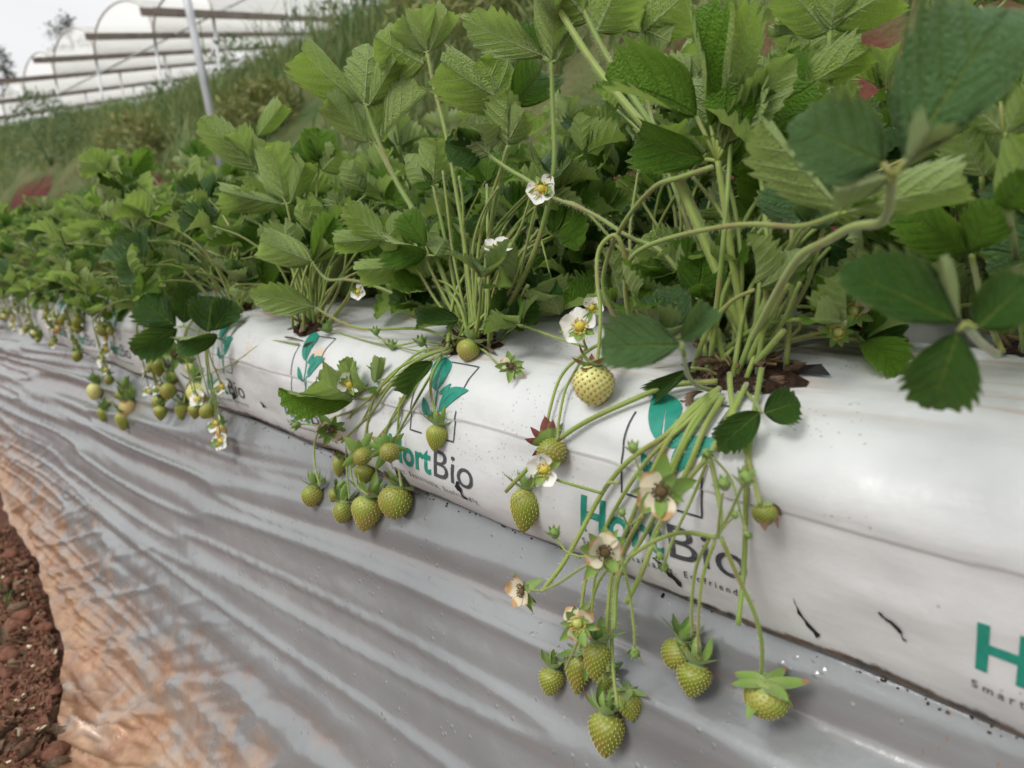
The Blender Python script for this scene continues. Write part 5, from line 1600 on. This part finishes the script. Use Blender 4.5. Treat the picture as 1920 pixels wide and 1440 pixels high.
for pts, v in (([(575, 615), (565, 540), (560, 470)], .42), ([(600, 610), (640, 530), (650, 470)], .43), ([(590, 615), (610, 540), (620, 500)], .42), ([(560, 615), (540, 570), (520, 540)], .41), ([(610, 610), (650, 560), (665, 520)], .43)): C.stalk(pts, .41, v, .0016, .0013, name='petiole')

# right hand plant
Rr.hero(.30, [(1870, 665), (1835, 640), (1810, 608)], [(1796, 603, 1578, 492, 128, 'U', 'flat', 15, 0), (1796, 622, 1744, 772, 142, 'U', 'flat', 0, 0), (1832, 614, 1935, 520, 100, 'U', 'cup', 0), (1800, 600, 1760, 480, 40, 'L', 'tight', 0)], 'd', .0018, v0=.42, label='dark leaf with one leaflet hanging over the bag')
Rr.hero(.42, [(1880, 660), (1845, 580), (1822, 480)], [(1814, 472, 1686, 392, 96, 'U', 'fold', -10), (1820, 470, 1868, 385, 96, 'U', 'flat', 0), (1824, 474, 1850, 460, 60, 'U', 'fold', 0)], 'm', .0017)
Rr.hero(.46, [(1900, 650), (1890, 420), (1882, 260)], [(1880, 248, 1798, 178, 58, 'L', 'fold', 0), (1886, 248, 1935, 160, 60, 'L', 'fold', 0), (1876, 190, 1860, 72, 60, 'U', 'fold', 0)], 'm', .0017)
Rr.hero(.40, [(1920, 660), (1905, 480), (1890, 390)], [(1895, 395, 1935, 250, 90, 'L', 'fold', 0), (1880, 390, 1930, 330, 70, 'U', 'fold', 0)], 'm', .0016)
Rr.hero(.48, [(1890, 650), (1850, 420), (1840, 330)], [(1842, 330, 1800, 240, 110, 'L', 'flat', 0), (1845, 330, 1890, 270, 80, 'L', 'fold', 0)], 'm', .0016)
Rr.crown(14, .028)

# leaves of these plants that stand behind the traced ones
A.fill(16, (-.8, .9), (.6, 1.3), (.10, .24), (.036, .054)); B.fill(22, (-.9, 1.3), (.5, 1.2), (.07, .19), (.034, .05)); A.fill(5, (1.0, 2.0), (.3, .9), (.05, .10), (.03, .042)); A.fill(4, (-1.9, -1.0), (.3, .9), (.05, .10), (.03, .042)); B.fill(5, (1.1, 2.2), (.2, .9), (.05, .10), (.028, .04)); B.fill(4, (-1.9, -1.0), (.3, .9), (.05, .10), (.028, .04)); A.fill(10, (-.9, .9), (.1, .8), (.05, .11), (.038, .052)); B.fill(10, (-.9, 1.0), (.1, .8), (.05, .11), (.036, .05)); Rr.fill(6, (-.9, 1.0), (.1, .8), (.05, .11), (.04, .055)); C.fill(22, (-1.3, 2.4), (.45, 1.2), (.09, .19), (.038, .052)); D.fill(26, (-1.6, 3.0), (.35, 1.25), (.10, .20), (.04, .056)); Rr.fill(17, (-1.0, 1.2), (.6, 1.3), (.15, .27), (.045, .06))
def hang(P, n, seed):
    """fruit trusses falling over the edge of the bag on plants farther along the row"""
    rg = random.Random(seed)
    for i in range(n):
        if i % 4 == 0: uc, zc = P.base.y + rg.uniform(-.11, .11), rg.uniform(-.285, -.19)
        u = uc + rg.gauss(0, .018)
        zb = zc + rg.uniform(-.045, .05)
        fx = min(.352, SL0[0] + SLD[0] * max(0, (SL0[1] - zb) / -SLD[1]) - .022)
        pts = [P.base + Vector((-.01, 0, .004)), Vector((.385, (P.base.y + u) / 2, -.118)), Vector((.349, u, -.16)), Vector((fx, u + rg.uniform(-.02, .02), zb + .012))]
        link('fruit_stalk', mesh('stalk', *tube([q - P.base for q in catmull(pts, 4)], .0014, .0010, 5)[:2], m_stem), P.o)
        o_ = pts[-1] - P.base
        k = rg.random()
        if k < .52:
            w = rg.uniform(.014, .026); h = w * rg.uniform(1.05, 1.35)
            z = Vector((rg.gauss(.1, .25), rg.gauss(0, .25), 1)).normalized(); x = z.orthogonal().normalized(); y = z.cross(x)
            key = rg.choices(['conic', 'round', 'young', 'younground', 'palegreen', 'red'], (3, 3, 4, 3, 1.2, .5))[0]
            f = link('strawberry', BERRIES[key][0], P.o, frame(o_, x, y, z, w, w, h))
            link('calyx', CALYX[('up', rg.randrange(3))], f)
        else:
            w = rg.uniform(.019, .026)
            z = Vector((-1, rg.gauss(-.5, .4), rg.gauss(.3, .4))).normalized(); x = z.orthogonal().normalized(); y = z.cross(x)
            f = link('flower', CENTRE['w'], P.o, frame(o_, x, y, z, w, w, w))
            for q in range(5): link('petal', rg.choice(PETALS['w']), f, Matrix.Rotation(2 * PI * q / 5, 4, 'Z'))
            link('calyx', CALYX[('flat', rg.randrange(3))], f, Matrix.Translation((0, 0, -.03)))
hang(D, 7, 4)
D.fruit(232, 790, 30, 36, 'conic', 92, 'up', label='lowest strawberry of the far left cluster'); D.fruit(195, 778, 23, 28, 'young', 95, 'up'); D.fruit(240, 768, 32, 40, 'red', 95, 'up'); D.fruit(232, 741, 28, 26, 'round', 95, 'up'); D.fruit(178, 734, 28, 34, 'palegreen', 95, 'up')
# the rest of the planting
n_detail = 0
HOLE_LIST = [(A, 0), (B, 0), (C, 0), (D, 0), (Rr, 0)]
rgp = random.Random(77)
ROWS = [(.425, [-.03] + [1.38 + .27 * k for k in range(14)], 'front row'), (.56, [-.19] + [.40 + .28 * k for k in range(18)], 'second row'), (.715, [-.10 + .28 * k for k in range(21)], 'third row'), (.85, [-.25 + .28 * k for k in range(22)], 'back row')]
ORD = {.56: ('behind the pale speckled berry', 'behind the tall upright leaves against the bank', 'behind the stained bag and its plant', 'behind the two flat dark leaves')}
for v, us, rn in ROWS:
    for k, u in enumerate(us):
        det = u < 1.5 and v < .8
        far = u > 1.6
        if v == .425:
            lb = 'strawberry plant cut off by the right edge of the photo' if k == 0 else ('bushy front strawberry plant with white flowers, just left of the flat dark leaves' if k == 1 else ('blurred front strawberry plant with fruit, %s left of the flat dark leaves' % ('second', 'third', 'fourth', 'fifth', 'sixth')[k - 2] if k < 7 else 'strawberry plant at the far left end of the front row, out of focus'))
        elif v == .56:
            lb = 'leafy strawberry plant at the far right behind the hanging dark leaflet' if k == 0 else ('leafy strawberry plant in the second row ' + ORD[.56][k - 1] if k <= 4 else ('blurred leafy strawberry plant, %s of the second row counted from the right' % ('sixth', 'seventh', 'eighth', 'ninth')[k - 5] if k < 9 else 'blurred strawberry plant of the second row far along the bed'))
        else:
            lb = 'shaded strawberry plant, %s from the right in the %s' % (('first', 'second', 'third', 'fourth', 'fifth', 'sixth', 'seventh', 'eighth')[k], rn) if u < 1.5 else 'blurred strawberry plant in the %s with leaves along the skyline of the bed' % rn
        grp = 'strawberry plants of the ' + rn
        P = Plant(Vector((v, u, -.12 if v > .5 else -.126)), lb, grp, det)
        hgt = {.56: (.07, .19), .715: (.09, .225), .85: (.12, .265)}[v] if v > .5 else (.10, .24)
        if u < .6 and v > .5: hgt = (hgt[0] + .03, hgt[1] + .055)
        if u > 2.2 and v > .5: hgt = (hgt[0] + .03, hgt[1] + .03)
        sz = (.038, .056)
        hs = rgp.uniform(.82, 1.22) if u > 1.0 else 1.0
        hgt = (hgt[0] * hs, hgt[1] * hs)
        if v > .5:
            P.fill(32 if det else 28, (0, 2 * PI) if (v > .6 or u > .75) else (-1.5, 1.5), (.35, 1.4), hgt, sz)
            if u < 1.6: P.fill(13, (0, 2 * PI), (.1, .7), (.05, .11), (.042, .058))
        else:
            P.fill(36, (0, 2 * PI), (.12, 1.35), hgt, sz) if not (k == 0) else P.fill(12, (-1.5, 1.5), (.6, 1.3), hgt, sz)
            if k:
                P.fill(9, (PI * .6, PI * 1.4), (-.15, .3), (.07, .13), sz)
                hang(P, 11 if u < 3 else 6, k + 40)
        if u < 1.5: P.crown(8, .025, dry=v < .6)
A.hairs(); B.hairs(); Rr.hairs()
for P, _ in HOLE_LIST:
    if P.base.x < .5: add_hole(bag1, base1, P.base.y, float(np.interp(P.base.x, BPX[30:80], BA[30:80])), .048 if P is A else .036, .027 if P is A else .022, -.13, 1.17, 0, .3, int(P.base.y * 100))
    else: add_hole(bag1, base1, P.base.y, float(np.interp(P.base.x, BPX[30:95], BA[30:95])), .028, .022, -.13, 1.17, 0, .3, 7)

# ------------------------------------------------------------------ litter on the soil path
def litter():
    rg = random.Random(31)
    spots = []
    def ground_pt(xa=-40):
        for _ in range(50):
            px, py = rg.uniform(xa, 118), rg.uniform(990, 1470)
            r = ray(px, py); p = r * (GROUND / r.z)
            if p.x < float(edge_v(p.y)) - .012: return p
        return p
    LEAF_SPOT = [(22, 1310), (40, 1350), (18, 1395), (70, 1400), (50, 1125), (15, 1150), (80, 1420), (60, 1330), (10, 1265), (35, 1440), (30, 1070), (95, 1375)]
    for i in range(34):
        if i < len(LEAF_SPOT):
            r = ray(*LEAF_SPOT[i]); p = r * ((GROUND + .006) / r.z)
        else: p = ground_pt()
        y = Vector((rg.gauss(0, 1), rg.gauss(0, 1), rg.uniform(0, .4))).normalized()
        n = Vector((rg.gauss(0, .5), rg.gauss(0, .5), 1)); n = (n - y * n.dot(y)).normalized(); x = y.cross(n)
        L = rg.uniform(.022, .05)
        o = link('dry_leaf', rg.choice(DRYM), None, MB @ frame(p + Vector((0, 0, .010)), x, y, n, L * .8, L, L * .8))
        props(o, ('curled dry brown leaf lying on the red soil at the lower left' if i > 3 else ('curled brown leaf in the middle of the soil strip, near the lowest left corner', 'large dry leaf against the muddy hem of the sheet, lower left', 'dry leaf lowest at the left edge of the soil', 'dry leaf touching the sheet hem at the bottom edge')[i]), 'dry leaf', 'dry leaves on the soil')
    for i in range(46):
        p = ground_pt()
        if i < 5: p = ray(*[(30, 1180), (18, 1235), (105, 1420), (20, 1045), (50, 1160)][i]); p = p * (GROUND / p.z)
        s = rg.uniform(.005, .014) if i >= 5 else rg.uniform(.014, .022)
        V = []
        ph = rg.uniform(0, 6)
        for a in range(6):
            for b in range(9):
                th = PI * a / 5; f = 2 * PI * b / 9
                k = s * (1 + .28 * math.sin(3 * f + ph + th * 2) * math.sin(th) + .18 * rg.gauss(0, .6) * math.sin(th))
                V.append((k * math.sin(th) * math.cos(f), k * math.sin(th) * math.sin(f) * 1.2, k * math.cos(th) * .7))
        o = link('soil_clod', mesh('soil_clod', V, [f[::-1] for f in grid_faces(6, 9, True)], m_clod), None, MB @ Matrix.Translation(p + Vector((0, 0, s * .3))))
        props(o, ('rough red clod of earth on the path at the lower left' if i > 2 else ('biggest red clod beside the green grass tuft', 'red clod at the left edge below the grass tuft', 'rounded red clod at the bottom beside the sheet hem')[i]), 'clod', 'clods of red earth')
    for i in range(22):
        p = ground_pt() + Vector((0, 0, .006))
        a = rg.uniform(0, 6.3); L = rg.uniform(.03, .11)
        d = Vector((math.cos(a), math.sin(a), 0)); s_ = Vector((-d.y, d.x, 0))
        P = catmull([p - d * L / 2, p - d * L * .1 + s_ * rg.gauss(0, .012) + Vector((0, 0, .006)), p + d * L * .2 + s_ * rg.gauss(0, .012), p + d * L / 2 + Vector((0, 0, .004))], 5)
        o = link('twig', mesh('twig', *tube([q - p for q in P], rg.uniform(.0009, .0018), .0006, 5)[:2], m_twig), None, MB @ Matrix.Translation(p))
        props(o, 'thin dry brown twig lying among the litter on the soil', 'twig', 'twigs on the soil')
    for i in range(26):
        p = ground_pt() + Vector((0, 0, .004))
        s = rg.uniform(.0022, .005)
        q = Quaternion(Vector((rg.gauss(0, 1), rg.gauss(0, 1), rg.gauss(0, 1))).normalized(), rg.uniform(0, 6))
        V, F = box(Vector((0, 0, 0)), q @ Vector((s * 1.5, 0, 0)), q @ Vector((0, s, 0)), q @ Vector((0, 0, s * .45)))
        o = link('pale_chip', mesh('pale_chip', V, F, m_chip, smooth=False), None, MB @ Matrix.Translation(p))
        props(o, 'small cream coloured chip on the dark red soil', 'chip', 'pale chips on the soil')
    m = MB_()
    for i in range(6000):
        p = ground_pt() if i % 2 else ground_pt(-300)
        s = rg.uniform(.0008, .0032)
        q = Quaternion(Vector((rg.gauss(0, 1), rg.gauss(0, 1), rg.gauss(0, 1))).normalized(), rg.uniform(0, 6))
        V, F = box(p + Vector((0, 0, .002)), q @ Vector((s * rg.uniform(.8, 3), 0, 0)), q @ Vector((0, s, 0)), q @ Vector((0, 0, s * .7)))
        m.add(V, F, None, rg.choices((0, 1, 2), (6, 2, 1))[0])
    o = link('soil_crumbs', m.mesh('soil_crumbs', [m_clod, m_twig, m_crown], False), None, MB)
    props(o, 'fine crumbs and plant scraps scattered over the red soil', 'crumbs', kind='stuff')
    r = ray(10, 1130); p = r * (GROUND / r.z)
    sp_ = [Vector((rg.gauss(0, .010), rg.gauss(0, .016), 0)) for _ in range(16)]
    t = root('grass_tuft', p, 'small green grass tuft sprouting from the soil at the left edge', 'grass tuft')
    for q in sp_: link('blade', blades('blade', [q], .03, .075, .0016, m_lawn, rg, .9), t)
litter()
print('objects', len(scn.objects), 'meshes', len(bpy.data.meshes))
